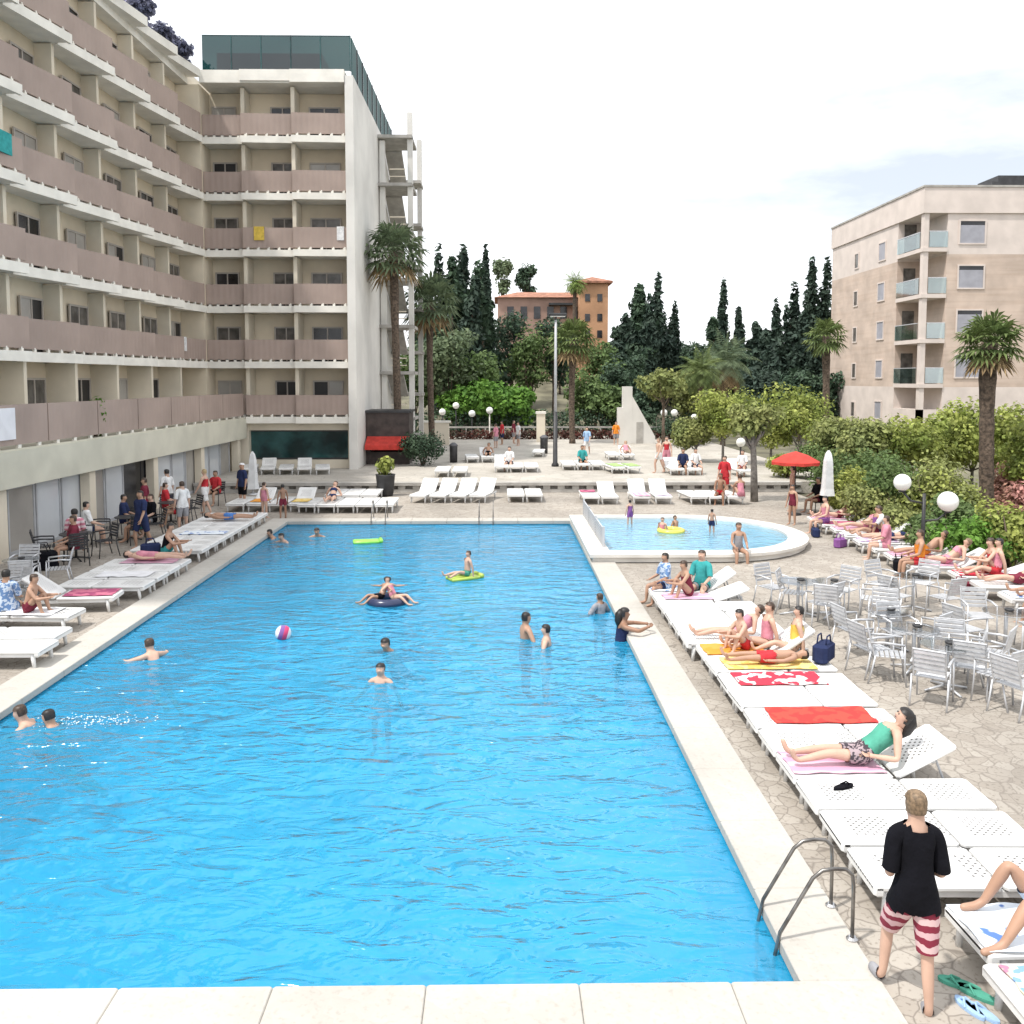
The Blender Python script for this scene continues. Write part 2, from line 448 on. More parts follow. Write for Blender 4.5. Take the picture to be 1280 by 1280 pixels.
def tag(o, label, cat, group=None):
    o['label'] = label; o['category'] = cat
    if group: o['group'] = group
    return o
def thing(name, label, cat, loc=(0, 0, 0), rz=0.0, group=None, scale=1.0):
    o = bpy.data.objects.new(name, None)
    o.empty_display_size = .2
    COL.objects.link(o)
    o.location = loc; o.rotation_euler = (0, 0, rz)
    if scale != 1.0: o.scale = (scale,) * 3
    return tag(o, label, cat, group)
def structure(o, kind='structure'):
    o['kind'] = kind
    return o
KIDS = {}
def dup(root, loc, rz, label, group=None, scale=1.0):
    r = root.copy(); COL.objects.link(r)
    r.location = loc; r.rotation_euler = (0, 0, rz); r.scale = (scale,) * 3
    r['label'] = label
    if group: r['group'] = group
    for ch in list(root.children):
        c = ch.copy(); COL.objects.link(c); c.parent = r
        for g in list(ch.children):
            d = g.copy(); COL.objects.link(d); d.parent = c
    return r
ORD = ['first', 'second', 'third', 'fourth', 'fifth', 'sixth', 'seventh', 'eighth', 'ninth', 'tenth', 'eleventh', 'twelfth', 'thirteenth', 'fourteenth', 'fifteenth', 'sixteenth', 'seventeenth', 'eighteenth']
# ------------------------------------------------------------------ people
def skin_mesh(verts, edges, radii, sub=2):
    me = bpy.data.meshes.new('skin')
    me.from_pydata([tuple(v) for v in verts], edges, [])
    ob = bpy.data.objects.new('skin', me)
    COL.objects.link(ob)
    ob.modifiers.new('skin', 'SKIN').use_smooth_shade = True
    for i, sv in enumerate(me.skin_vertices[0].data):
        sv.radius = (radii[i], radii[i])
        sv.use_root = (i == 0)
    s = ob.modifiers.new('sub', 'SUBSURF'); s.levels = sub; s.render_levels = sub
    dg = bpy.context.evaluated_depsgraph_get()
    ev = ob.evaluated_get(dg)
    out = bpy.data.meshes.new_from_object(ev)
    V = [v.co.copy() for v in out.vertices]
    NRM = [v.normal.copy() for v in out.vertices]
    FC = [tuple(p.vertices) for p in out.polygons]
    bpy.data.objects.remove(ob); bpy.data.meshes.remove(me); bpy.data.meshes.remove(out)
    return V, NRM, FC

def vn(p): return Vector(p).normalized()
POSES = {
 # t: trunk, l: towards the figure's own right hand, ua/fa: upper arm, forearm (left, right), th/sh/ft: thigh, shin, foot
 'stand': dict(ua=[(-.25, 0, -1), (.25, 0, -1)], fa=[(-.1, .25, -1), (.1, .25, -1)], th=[(-.08, .05, -1), (.08, .02, -1)], sh=[(-.02, -.05, -1), (.02, -.03, -1)]),
 'walk_away': dict(t=(0, .05, 1), ua=[(-.17, -.14, -1), (.20, -.15, -1)], fa=[(.25, .95, -.35), (-.35, .95, -.15)], th=[(-.12, .66, -1), (.02, -.12, -1)], sh=[(-.08, .02, -1), (.02, -.14, -1)], ft=[(-.2, 1, -.05), (.15, 1, -.12)]),
 'walk': dict(ua=[(-.2, .35, -1), (.2, -.3, -1)], fa=[(-.05, .6, -1), (.05, .1, -1)], th=[(-.04, -.3, -1), (.04, .35, -1)], sh=[(0, -.45, -1), (0, -.1, -1)]),
 'lie': dict(t=(1, 0, .04), l=(0, 1, 0), ua=[(-1, -.5, -.1), (-1, .5, -.1)], fa=[(-1, .1, 0), (-1, -.1, 0)], th=[(-1, -.1, .05), (-1, .1, .05)], sh=[(-1, -.05, -.08), (-1, .05, -.08)], ft=[(-.3, -.3, 1), (-.3, .3, 1)], pz=.12),
 'prone': dict(t=(1, 0, .02), l=(0, -1, 0), ua=[(.4, 1, -.1), (.4, -1, -.1)], fa=[(.8, -.6, 0), (.8, .6, 0)], th=[(-1, .1, 0), (-1, -.1, 0)], sh=[(-1, .03, .05), (-1, -.03, .05)], ft=[(-1, 0, -.3), (-1, 0, -.3)], pz=.12),
 'recline': dict(t=(.80, 0, .60), l=(0, 1, 0), ua=[(-.2, -.45, -.8), (.35, .55, -.9)], fa=[(-.8, .25, .05), (-.55, -.1, -.25)], th=[(-1, -.08, .16), (-1, .06, .06)], sh=[(-1, -.02, -.22), (-1, .02, -.13)], ft=[(-.35, -.1, 1), (-.35, .2, 1)], hd=(.45, -.25, .9), pz=.12),
 'knees_up': dict(t=(.8, 0, .6), l=(0, 1, 0), ua=[(-.2, -.4, -.9), (-.2, .4, -.9)], fa=[(-.8, .1, .1), (-.8, -.1, .1)], th=[(-.72, -.30, .52), (-.66, .22, .84)], sh=[(-.62, -.14, -.80), (-.50, .06, -.88)], ft=[(-1, -.1, -.12), (-1, .05, -.12)], pz=.12),
 'sit': dict(ua=[(-.2, .3, -1), (.2, .3, -1)], fa=[(.15, .9, -.3), (-.15, .9, -.3)], th=[(-.15, 1, -.05), (.15, 1, -.05)], sh=[(-.03, .1, -1), (.03, .1, -1)], pz=.12),
 'sit_long': dict(t=(.12, 0, 1), l=(0, 1, 0), ua=[(.25, -.25, -1), (.25, .25, -1)], fa=[(.1, 0, -1), (.1, 0, -1)], th=[(-1, -.18, .3), (-1, .14, .1)], sh=[(-1, -.05, -.45), (-1, .02, -.16)], ft=[(-.3, -.1, 1), (-.3, .1, 1)], pz=.12),
 'hug': dict(t=(-.22, 0, 1), l=(0, 1, 0), ua=[(-.7, -.2, -.8), (-.7, .2, -.8)], fa=[(-.9, .2, .1), (-.9, -.2, .1)], th=[(-.62, -.16, .7), (-.62, .16, .7)], sh=[(-.3, 0, -1), (-.3, 0, -1)], ft=[(-1, -.1, -.1), (-1, .1, -.1)], pz=.12),
 'swim': dict(t=(0, .55, .83), ua=[(-.8, .6, -.25), (.8, .6, -.25)], fa=[(-.2, 1, -.05), (.2, 1, -.05)], th=[(-.15, -.75, -.6), (.15, -.5, -.8)], sh=[(0, -1, -.25), (0, -1, -.5)], pz=.91, hd=(0, .25, 1)),
 'wade': dict(ua=[(-.6, .15, -.8), (.6, .15, -.8)], fa=[(-.35, .7, -.25), (.35, .7, -.25)], th=[(-.1, .05, -1), (.1, 0, -1)], sh=[(0, -.05, -1), (0, -.05, -1)]),
 'float': dict(t=(.55, 0, .83), l=(0, 1, 0), ua=[(0, -.9, -.35), (0, .9, -.35)], fa=[(-.5, -.5, 0), (-.5, .5, 0)], th=[(-1, -.2, .25), (-1, .2, .25)], sh=[(-.8, 0, -.55), (-.8, 0, -.55)], ft=[(-1, 0, .2), (-1, 0, .2)], pz=.12),
 'lean': dict(t=(0, .12, 1), ua=[(-.4, .8, -.1), (.4, .8, -.1)], fa=[(.6, .7, .1), (-.6, .7, .1)], th=[(-.1, 0, -1), (.1, -.1, -1)], sh=[(0, -.15, -1), (0, -.1, -1)]),
}
BODY = {}
def body(pose):
    if pose in BODY: return BODY[pose]
    P = POSES[pose]
    t = vn(P.get('t', (0, 0, 1))); l = vn(P.get('l', (1, 0, 0)))
    l = (l - t * l.dot(t)).normalized()
    fw = t.cross(l)
    hd = vn(P['hd']) if 'hd' in P else (t * .8 + Vector((0, 0, .6))).normalized()
    if pose in ('lie', 'prone'): hd = t
    V, E, RA, B = [], [], [], []
    def add(p, r, link=None):
        V.append(Vector(p)); RA.append(r)
        if link is not None: E.append((link, len(V) - 1))
        return len(V) - 1
    pel = add((0, 0, 0), .118)
    wai = add(t * .16, .108, pel)
    che = add(t * .33 + fw * .01, .128, wai)
    nb = add(t * .455, .075, che)
    ne = add(t * .51 + hd * .02, .052, nb)
    h0 = V[ne] + hd * .07 + fw * .012
    fh = (fw - hd * fw.dot(hd)).normalized()
    j1 = add(h0, .072, ne)
    j2 = add(h0 + hd * .085 - fh * .005, .092, j1)
    j3 = add(h0 + hd * .155 - fh * .008, .062, j2)
    add(h0 + hd * .05 + fh * .105, .014, j1)          # nose
    B.append(('torso', V[pel].copy(), V[nb].copy(), .13))
    B.append(('head', V[j1].copy(), V[j3].copy(), .09))
    hands = []
    for k, sg in ((0, -1), (1, 1)):
        ua, fa = vn(P['ua'][k]), vn(P['fa'][k])
        sh = V[che] + t * .095 + l * sg * .165
        s_ = add(sh, .058, nb)
        m_ = add(sh + ua * .14, .049, s_)
        e_ = add(sh + ua * .28, .040, m_)
        f_ = add(V[e_] + fa * .10, .039, e_)
        w_ = add(V[e_] + fa * .245, .026, f_)
        add(V[w_] + fa * .065, .033, w_)
        B.append(('uarm', sh.copy(), V[e_].copy(), .05)); B.append(('farm', V[e_].copy(), V[w_] + fa * .16, .035))
        hands.append((V[w_] + fa * .06, fa, (l * -sg + t * .2).normalized(), sg))
        th, sn = vn(P['th'][k]), vn(P['sh'][k])
        ft = vn(P['ft'][k]) if 'ft' in P else vn((.12 * sg, 1, -.1))
        hp = V[pel] - t * .05 + l * sg * .088
        h_ = add(hp, .092, pel)
        a_ = add(hp + th * .2, .078, h_)
        k_ = add(hp + th * .42, .054, a_)
        c_ = add(V[k_] + sn * .13, .055, k_)
        n_ = add(V[k_] + sn * .385, .034, c_)
        b_ = add(V[k_] + sn * .425 + ft * .05, .036, n_)
        add(V[b_] + ft * .13, .030, b_)
        B.append(('thigh', hp.copy(), V[k_].copy(), .08)); B.append(('shin', V[k_].copy(), V[n_].copy(), .05)); B.append(('foot', V[n_].copy(), V[b_] + ft * .15, .04))
    vv, nn, ff = skin_mesh(V, E, RA)
    fm = MB()
    for p, d, side, sg in hands:          # four fingers and a thumb rooted inside each palm
        x = (side - d * side.dot(d)).normalized()
        nrm = d.cross(x)
        for q, ln in ((-1.5, .068), (-.5, .080), (.5, .084), (1.5, .074)):
            a = p + x * q * .017 + d * .005
            b2 = a + d * ln * .62 + nrm * .004
            c2 = b2 + (d * .75 + nrm * .6 * sg).normalized() * ln * .5
            fm.tube([a, b2, c2], [.0095, .0085, .0065], 5)
        a = p + x * .018 - d * .03
        fm.tube([a, a + (d * .5 + x * .85).normalized() * .04, a + (d * .8 + x * .6).normalized() * .075], [.011, .0095, .007], 5)
    BODY[pose] = dict(v=vv, n=nn, f=ff, fm=fm, B=B, head=(h0 + hd * .07, hd, fh), fw=fw, t=t, mesh=None, cl={}, l=l)
    b = BODY[pose]
    mb = MB(); mb.add(vv, ff); mb.add(fm.v, fm.f)
    me = bpy.data.meshes.new('body_' + pose)
    me.from_pydata(mb.v, [], mb.f); me.materials.append(None)
    me.polygons.foreach_set('use_smooth', [True] * len(mb.f))
    b['mesh'] = me
    # which bone each face belongs to
    own = []
    for f in ff:
        c = sum((vv[i] for i in f), Vector()) / len(f)
        best = None
        for nm, p0, p1, r in B:
            ab = p1 - p0; u = (c - p0).dot(ab) / ab.length_squared
            uc = max(0, min(1, u)); d = (c - (p0 + ab * uc)).length / r
            if best is None or d < best[0]: best = (d, nm, u)
        own.append((best[1], best[2], c))
    b['own'] = own
    return b

def cloth_mesh(pose, kind):
    b = body(pose)
    if kind in b['cl']: return b['cl'][kind]
    hc, hd, fh = b['head']
    off = {'shorts': .03, 'tee': .024, 'trunks': .016, 'bikini_top': .011, 'tank': .013, 'bikini_bottom': .011, 'swimsuit': .011, 'hair': .014, 'hair_long': .022, 'shoe_a': .014, 'shoe_b': .014, 'cap': .028}[kind]
    keep = []
    for i, (nm, u, c) in enumerate(b['own']):
        k = False
        if kind == 'shorts': k = (nm == 'torso' and u < .22) or (nm == 'thigh' and u < .86)
        elif kind == 'trunks': k = (nm == 'torso' and u < .16) or (nm == 'thigh' and u < .5)
        elif kind == 'tee': k = (nm in ('torso', 'thigh') and c.dot(b['t']) > -.11 and u < 1.10 and not (nm == 'thigh' and u > .3)) or (nm == 'head' and u < -.1 and c.dot(b['t']) < .505) or (nm == 'uarm' and u < .9)
        elif kind == 'tank': k = nm == 'torso' and .12 < u < .86
        elif kind == 'bikini_top': k = nm == 'torso' and .58 < u < .84
        elif kind == 'bikini_bottom': k = (nm == 'torso' and u < .13) or (nm == 'thigh' and u < .16)
        elif kind == 'swimsuit': k = (nm == 'torso' and u < .86) or (nm == 'thigh' and u < .14)
        elif kind[:4] == 'shoe': k = nm == 'foot' and u > -.1 and (c.dot(b['l']) < 0) == (kind == 'shoe_a')
        elif kind in ('hair', 'hair_long', 'cap'):
            r = c - hc
            k = nm == 'head' and (r.dot(fh) < -.005 + max(0, r.dot(hd) - .01) * 2.2) and r.dot(hd) > (-.055 if kind != 'cap' else .02)
        if k: keep.append(i)
    ids = {}
    vs, fs = [], []
    for i in keep:
        f = []
        for j in b['f'][i]:
            if j not in ids:
                ids[j] = len(vs); q = b['v'][j]; vs.append(q + b['n'][j] * off * (1 + max(0, min(1.2, (.34 - q.dot(b['t'])) * 1.8)) if kind == 'tee' else 1))
            f.append(ids[j])
        fs.append(tuple(f))
    mb = MB(); mb.add(vs, fs)
    if kind == 'hair_long':
        p = hc + hd * .03 - fh * .05
        mb.tube([p, p - fh * .05 - hd * .08, p - fh * .055 - hd * .2, p - fh * .045 - hd * .31], [.07, .085, .075, .03], 8)
    me = bpy.data.meshes.new(kind)
    me.from_pydata(mb.v, [], mb.f); me.materials.append(None)
    me.polygons.foreach_set('use_smooth', [True] * len(mb.f))
    b['cl'][kind] = me
    return me

SKINS = [mat('skin_light', (.56, .36, .27), .55, .05, 6), mat('skin_tan', (.42, .25, .17), .55, .05, 6), mat('skin_brown', (.30, .165, .105), .55, .05, 6)]
HAIRS = {'black': mat('hair_black', (.015, .012, .011), .5, .3, 40), 'brown': mat('hair_brown', (.06, .035, .022), .5, .3, 40),
         'light': mat('hair_light', (.20, .135, .08), .6, .25, 40), 'blond': mat('hair_blond', (.42, .31, .16), .6, .2, 40)}
def clothmat(name, c): return mat('cloth_' + name, c, .95, .1, 6, .35, 14, spec=.15)
CL = {n: clothmat(n, c) for n, c in dict(black=(.006, .006, .009), navy=(.025, .035, .09), red=(.5, .04, .05), maroon=(.18, .03, .05), pink=(.62, .26, .33), white=(.75, .75, .75),
      teal=(.05, .33, .33), green=(.09, .34, .25), blue=(.08, .2, .5), yellow=(.7, .5, .1), purple=(.25, .1, .3), grey=(.3, .3, .32), sky=(.34, .5, .72), orange=(.75, .26, .04)).items()}
CL['man_shorts'] = stripes('banded_shorts', [(.22, .02, .045), (.66, .46, .46), (.22, .02, .045), (.62, .4, .42)], 'Z', .05, .9, .08)
CL['girl_shorts'] = blotch('printed_shorts', (.05, .04, .05), (.36, .28, .3), 22)
CL['pink_stripe'] = stripes('pink_striped_shirt', [(.55, .2, .27), (.75, .6, .62)], 'Z', .07)
CL['camo_blue'] = blotch('mottled_blue_shirt', (.12, .22, .42), (.5, .58, .68), 14)

GARMENT = dict(shorts='shorts', trunks='swim_trunks', tee='shirt', bikini_top='bikini_top', tank='vest_top', bikini_bottom='bikini_bottom', swimsuit='swimsuit', hair='hair', hair_long='hair', shoe_a='shoe', shoe_b='shoe', cap='cap')
def person(pose, loc, rz, label, wear, hair='black', skin=0, group=None, scale=1.0, long=False, eyes=False):
    """loc: the point the body rests on below the pelvis (sole level for standing figures)"""
    b = body(pose)
    o = bpy.data.objects.new('person', b['mesh'])
    COL.objects.link(o)
    pz = POSES[pose].get('pz', .91)
    o.location = (loc[0], loc[1], loc[2] + pz * scale)
    o.rotation_euler = (0, 0, rz)
    o.scale = (scale,) * 3
    o.material_slots[0].link = 'OBJECT'; o.material_slots[0].material = SKINS[skin]
    tag(o, label, 'person', group)
    def wearit(kind, m):
        c = bpy.data.objects.new(GARMENT[kind], cloth_mesh(pose, kind))
        COL.objects.link(c); c.parent = o
        c.material_slots[0].link = 'OBJECT'; c.material_slots[0].material = m
    for kind, m in wear: wearit(kind, CL[m])
    if hair: wearit('hair_long' if long else 'hair', HAIRS[hair])
    if eyes:
        hc, hd, fh = b['head']; sx = fh.cross(hd)
        for s in (-1, 1):
            mb = MB(); mb.sphere(hc - hd * .005 + fh * .082 + sx * s * .032, .010, 8, 6)
            e = mb.build('eye', M['dark'], o, True)
        mb = MB(); p = hc - hd * .062 + fh * .078
        mb.tube([p - sx * .024, p + fh * .008, p + sx * .024], [.004, .007, .004], 6)
        mb.build('mouth', CL['maroon'], o, True)
    return o
for _p in POSES: body(_p)
# ------------------------------------------------------------------ world and sun
w = bpy.data.worlds.new('World'); SC.world = w; w.use_nodes = True
N, L = w.node_tree.nodes, w.node_tree.links
SUN_EL, SUN_AZ = R(62), R(238)          # azimuth clockwise from +Y: behind the camera's left shoulder
sk = N.new('ShaderNodeTexSky'); sk.sky_type = 'NISHITA'; sk.sun_disc = False
sk.sun_elevation = SUN_EL; sk.sun_rotation = SUN_AZ; sk.air_density = 1.0; sk.dust_density = 2.5
tc = N.new('ShaderNodeTexCoord')
mp = N.new('ShaderNodeMapping'); mp.inputs['Scale'].default_value = (1.2, 1.2, 4.0); mp.inputs['Location'].default_value = (.35, 0, .2)
L.new(tc.outputs['Generated'], mp.inputs['Vector'])
cn = N.new('ShaderNodeTexNoise'); cn.inputs['Scale'].default_value = 1.6; cn.inputs['Detail'].default_value = 7; cn.inputs['Roughness'].default_value = .55
L.new(mp.outputs['Vector'], cn.inputs['Vector'])
cr = N.new('ShaderNodeMapRange'); cr.inputs['From Min'].default_value = .30; cr.inputs['From Max'].default_value = .55
cr.inputs['To Min'].default_value = .4; cr.inputs['To Max'].default_value = 1.0
L.new(cn.outputs['Fac'], cr.inputs['Value'])
mx = N.new('ShaderNodeMix'); mx.data_type = 'RGBA'
mx.inputs['B'].default_value = (12.5, 12.7, 13.0, 1)
L.new(cr.outputs['Result'], mx.inputs['Factor']); L.new(sk.outputs['Color'], mx.inputs['A'])
bg = N['Background']; bg.inputs['Strength'].default_value = .095
L.new(mx.outputs['Result'], bg.inputs['Color'])
sl = bpy.data.lights.new('sun', 'SUN'); sl.energy = 2.9; sl.angle = R(2.5); sl.color = (1, .96, .9)
so = bpy.data.objects.new('sun', sl); COL.objects.link(so)
sd = Vector((math.sin(SUN_AZ) * math.cos(SUN_EL), math.cos(SUN_AZ) * math.cos(SUN_EL), math.sin(SUN_EL)))
so.rotation_euler = sd.to_track_quat('Z', 'Y').to_euler()
so.location = sd * 200
SC.view_settings.view_transform = 'Standard'; SC.view_settings.look = 'None'
SC.view_settings.exposure = 0.45; SC.view_settings.gamma = 1.0
SC.cycles.use_denoising = True
SC.cycles.max_bounces = 6; SC.cycles.transparent_max_bounces = 8; SC.cycles.diffuse_bounces = 3; SC.cycles.glossy_bounces = 3
SC.cycles.caustics_reflective = False; SC.cycles.caustics_refractive = False

# ------------------------------------------------------------------ ground, decks, pools
PX0, PX1, PY0, PY1 = -7.22, 2.44, 6.6, 29.65
KX0, KX1, KY0, KY1 = 2.95, 8.55, 23.3, 29.0
def hill(x, y):
    e = max(0, min(1, (y - 72) / 60)); h = 7.5 * e * e * (3 - 2 * e)
    h += max(0, min(1, (y - 140) / 300)) * 4
    return h + (math.sin(x * .05 + y * .03) * .5 * e)
xs = [-900, -400, -200, -120, -80, -60, -45, -30, -20, -14, PX0 - .02, -3, 0, PX1 + .02, 6, 10, 14, 20, 28, 36, 45, 60, 80, 120, 200, 400, 900]
ys = [-60, -20, -5, 2, PY0 - .02, 12, 18, 24, PY1 + .02, 36, 45, 55, 65, 72, 78, 84, 90, 96, 102, 110, 120, 130, 145, 170, 220, 300, 500, 1000, 1800]
gm = MB()
vs = [(x, y, hill(x, y) - .12) for y in ys for x in xs]
fs = []
for j in range(len(ys) - 1):
    for i in range(len(xs) - 1):
        if xs[i] >= PX0 - .03 and xs[i + 1] <= PX1 + .03 and ys[j] >= PY0 - .03 and ys[j + 1] <= PY1 + .03: continue
        a = j * len(xs) + i
        fs.append((a, a + 1, a + 1 + len(xs), a + len(xs)))
gm.add(vs, fs)
M['earth'] = mat('earth', (.16, .15, .10), .95, .25, .4, .4, 3)
structure(gm.build('ground', M['earth'], None, True))
CW = .6                                    # coping width
def frame(name, x0, x1, y0, y1, X0, X1, Y0, Y1, z0, z1, m):
    b = MB()
    b.box(X0, X1, Y0, y0, z0, z1); b.box(X0, X1, y1, Y1, z0, z1)
    b.box(X0, x0, y0, y1, z0, z1); b.box(x1, X1, y0, y1, z0, z1)
    return structure(b.build(name, m))
frame('pool_deck', PX0 - CW, PX1 + CW, PY0 - CW, PY1 + CW, -16, 12.6, -1, 37.4, -.10, 0, M['deck'])
# coping of long cream slabs with open joints
cp = MB()
def slab_row(a0, a1, step, f):
    n = max(1, round((a1 - a0) / step)); d = (a1 - a0) / n
    for i in range(n): f(a0 + i * d + .002, a0 + (i + 1) * d - .002)
e_ = .05
slab_row(PX0 - CW, PX1 + CW, 1.25, lambda a, b: (cp.rbox(a, b, PY0 - CW, PY0 + e_, -.08, .035, .015), cp.rbox(a, b, PY1 - e_, PY1 + CW, -.08, .035, .015)))
slab_row(PY0 + e_, PY1 - e_, 1.25, lambda a, b: (cp.rbox(PX0 - CW, PX0 + e_, a, b, -.08, .035, .015), cp.rbox(PX1 - e_, PX1 + CW, a, b, -.08, .035, .015)))
structure(cp.build('pool_coping', M['coping']))
# basin and water
ba = MB()
D0, D1 = -1.55, -1.35
b8 = [(PX0, PY0), (PX1, PY0), (PX1, PY1), (PX0, PY1)]
zb = [D0, D0, D1, D1]
ba.quad(*[(x, y, z) for (x, y), z in zip(b8, zb)])
for k in range(4):
    (x0, y0), (x1, y1) = b8[k], b8[(k + 1) % 4]
    ba.quad((x1, y1, zb[(k + 1) % 4]), (x0, y0, zb[k]), (x0, y0, -.07), (x1, y1, -.07))
structure(ba.build('pool_basin', M['pool_tile']))
wa = MB(); wa.quad((PX0, PY0, -.10), (PX1, PY0, -.10), (PX1, PY1, -.10), (PX0, PY1, -.10))
structure(wa.build('pool_water', M['water']))
# paddling pool: raised rim with a rounded right end
def kid_outline(o, n=18):
    cy = (KY0 + KY1) / 2; r = (KY1 - KY0) / 2
    pts = [(KX0 - o, KY0 - o)]
    for i in range(n + 1):
        t = -PI / 2 + PI * i / n
        pts.append((KX1 - r * .95 + (r * .95 + o) * math.cos(t), cy + (r + o) * math.sin(t)))
    pts.append((KX0 - o, KY1 + o))
    return pts
ins, outs = kid_outline(0), kid_outline(.5)
n = len(ins)
rim = MB()
rv = [(x, y, .02) for x, y in outs] + [(x, y, .16) for x, y in outs] + [(x, y, .16) for x, y in kid_outline(.58)] + [(x, y, .24) for x, y in kid_outline(.58)] + [(x, y, .24) for x, y in ins] + [(x, y, -.3) for x, y in ins]
rf = []
for s in range(5):
    for k in range(n):
        a, c = s * n, (s + 1) * n
        rf.append((a + k, a + (k + 1) % n, c + (k + 1) % n, c + k))
rim.add(rv, rf)
structure(rim.build('paddling_pool_rim', M['rim']))
kb = MB(); kb.add([(x, y, .045) for x, y in ins], [tuple(range(n))])
structure(kb.build('paddling_pool_floor', M['kids_tile']))
kw = MB(); kw.add([(x, y, .17) for x, y in ins], [tuple(range(n))])
structure(kw.build('paddling_pool_water', M['kids_water']))
# upper terrace
TZ = .4
te = MB(); te.box(-14.2, 15, 37.8, 69, -.1, TZ)
structure(te.build('upper_terrace', M['terrace']))
rw = thing('retaining_wall', 'low cream retaining wall with dark openings along the terrace edge', 'wall', (0, 37.6, 0))
mb = WB()
mb.box(-13, 13, 37.42, 37.8, 0, .14); mb.box(-13, 13, 37.36, 37.8, .30, TZ + .03)
x = -13.0
while x < 12.9:
    mb.box(x, x + .30, 37.42, 37.7, .14, .30); x += .62
mb.build('wall_face', M['concrete'], rw)
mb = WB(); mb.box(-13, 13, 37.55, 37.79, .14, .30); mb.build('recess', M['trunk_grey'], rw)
# low grey rail panel between the two pools
t = thing('barrier', 'low grey slatted barrier between the main and the paddling pool', 'barrier', (2.85, 26.5, 0))
mb = MB()
for k in range(9): mb.box(-.02, .02, -2.7, 2.9, .10 + k * .075, .15 + k * .075)
mb.build('slat_panel', M['plastic_grey'], t)
for y in (-2.7, -.8, 1.1, 2.9):
    mb = MB(); mb.box(-.03, .03, y - .03, y + .03, 0, .8); mb.build('post', M['plastic_grey'], t)
# ------------------------------------------------------------------ hotel
FL0, FLH = 2.72, 2.71
hotel = thing('hotel_building', 'long L-shaped beige hotel with stacked brownish balconies beside the pool', 'hotel', (-14.4, 43.5, 0))
AL = .0218
C0 = Vector((-14.4, 43.5, 0)); AX = Vector((-math.sin(AL), -math.cos(AL), 0)); DN = Vector((math.cos(AL), -math.sin(AL), 0))
def TL(p):       # (s along the left wing towards the camera, d outward, z)
    return C0 + AX * p.x + DN * p.y + Vector((0, 0, p.z))
def TB(p):       # back wing: (x from its left corner, outward towards the camera, z)
    return Vector((-14.4 + p.x, 43.5 - p.y, p.z))
DEP = 1.45
rnd = random.Random(3)
def slabz(k): return FL0 + FLH * k
def balcony(T, s0, s1, d0, d1, k, div=True, top=1.12):
    """bay from s0 to s1 whose front runs from d0 at s0 to d1 at s1"""
    z = slabz(k)
    b = WB(T)
    b.prism([(s0, -DEP), (s1, -DEP), (s1, d1), (s0, d0)], z, z + .22)
    b.prism([(s0, d0 - .04), (s1, d1 - .04), (s1, d1 + .07), (s0, d0 + .07)], z - .05, z + .27)
    m = 5
    for i in range(m):            # white feet under the panel
        u = (i + .5) / m
        s_, d_ = s0 + (s1 - s0) * u, d0 + (d1 - d0) * u
        b.box(s_ - .06, s_ + .06, d_ - .09, d_ + .0, z + .22, z + .40)
    o = b.build('balcony', M['slab'], hotel)
    p = WB(T)
    g = .012
    p.prism([(s0 + g, d0 - .08), (s1 - g, d1 - .08), (s1 - g, d1 - .0), (s0 + g, d0 - .0)], z + .36, z + .22 + top)
    p.build('parapet', M['parapet'], o)
    if div:
        q = WB(T)
        q.box(s1 - .09, s1 + .09, -DEP, min(d1, d0) - .12, z + .22, z + FLH - .05)
        q.build('divider', M['cream'], o)
    return o
def window(T, s0, s1, d, z0, z1, kind):
    f = WB(T)
    w_ = .07
    f.box(s0, s1, d, d + .06, z1 - w_, z1); f.box(s0, s1, d, d + .06, z0, z0 + w_)
    f.box(s0, s0 + w_, d, d + .06, z0 + w_, z1 - w_); f.box(s1 - w_, s1, d, d + .06, z0 + w_, z1 - w_)
    c = (s0 + s1) / 2
    f.box(c - .03, c + .03, d, d + .05, z0 + w_, z1 - w_)
    o = f.build('window', M['window_frame'], hotel)
    p = WB(T)
    if kind == 'half':
        p.box(s0 + w_, c - .03, d - .06, d + .02, z0 + w_, z1 - w_, 0); p.box(c + .03, s1 - w_, d - .06, d + .02, z0 + w_, z1 - w_, 1)
        p.build('pane', [M['pane_open'], M['pane_curtain']], o)
    else:
        p.box(s0 + w_, s1 - w_, d - .06, d + .02, z0 + w_, z1 - w_)
        p.build('pane', M['pane_' + kind], o)
KINDS_W = ['dark', 'grey', 'curtain', 'grey', 'dark', 'open', 'curtain', 'grey', 'half']
NB = 8
sb = [0, 2.81] + [2.81 + 3.2 * (i + 1) for i in range(NB)]
for k in range(6):
    for i in range(len(sb) - 1):
        s0, s1 = sb[i], sb[i + 1]
        if k > 0:
            balcony(TL, s0, s1, 0.06, -.44, k)
        else:
            q = WB(TL); q.box(s1 - .09, s1 + .09, -DEP, -.12, FL0 + .25, FL0 + FLH - .05); q.build('divider', M['cream'], hotel)
        # in each bay the door stands near the far divider
        window(TL, s0 + .32, s0 + 1.72, -1.08, slabz(k) + .24, slabz(k) + 2.15, rnd.choice(KINDS_W))
# terrace on the first floor: deep cream fascia and a run of parapet panels
TD = 1.9
f_ = WB(TL)
f_.box(.0, 30, -DEP, TD, FL0 - .72, FL0 + .24)
f_.box(-.0, 30, TD - .01, TD + .06, FL0 - .78, FL0 + .20)
f_.build('terrace_fascia', M['fascia'], hotel)
for i in range(10):
    p = WB(TL); p.box(i * 3.0 + .05, i * 3.0 + 2.99, TD - .16, TD - .06, FL0 + .34, FL0 + 1.42)
    for u in range(3): p.box(i * 3.0 + .4 + u, i * 3.0 + .55 + u, TD - .15, TD - .07, FL0 + .24, FL0 + .34, 1)
    p.build('parapet', [M['parapet'], M['slab']], hotel)
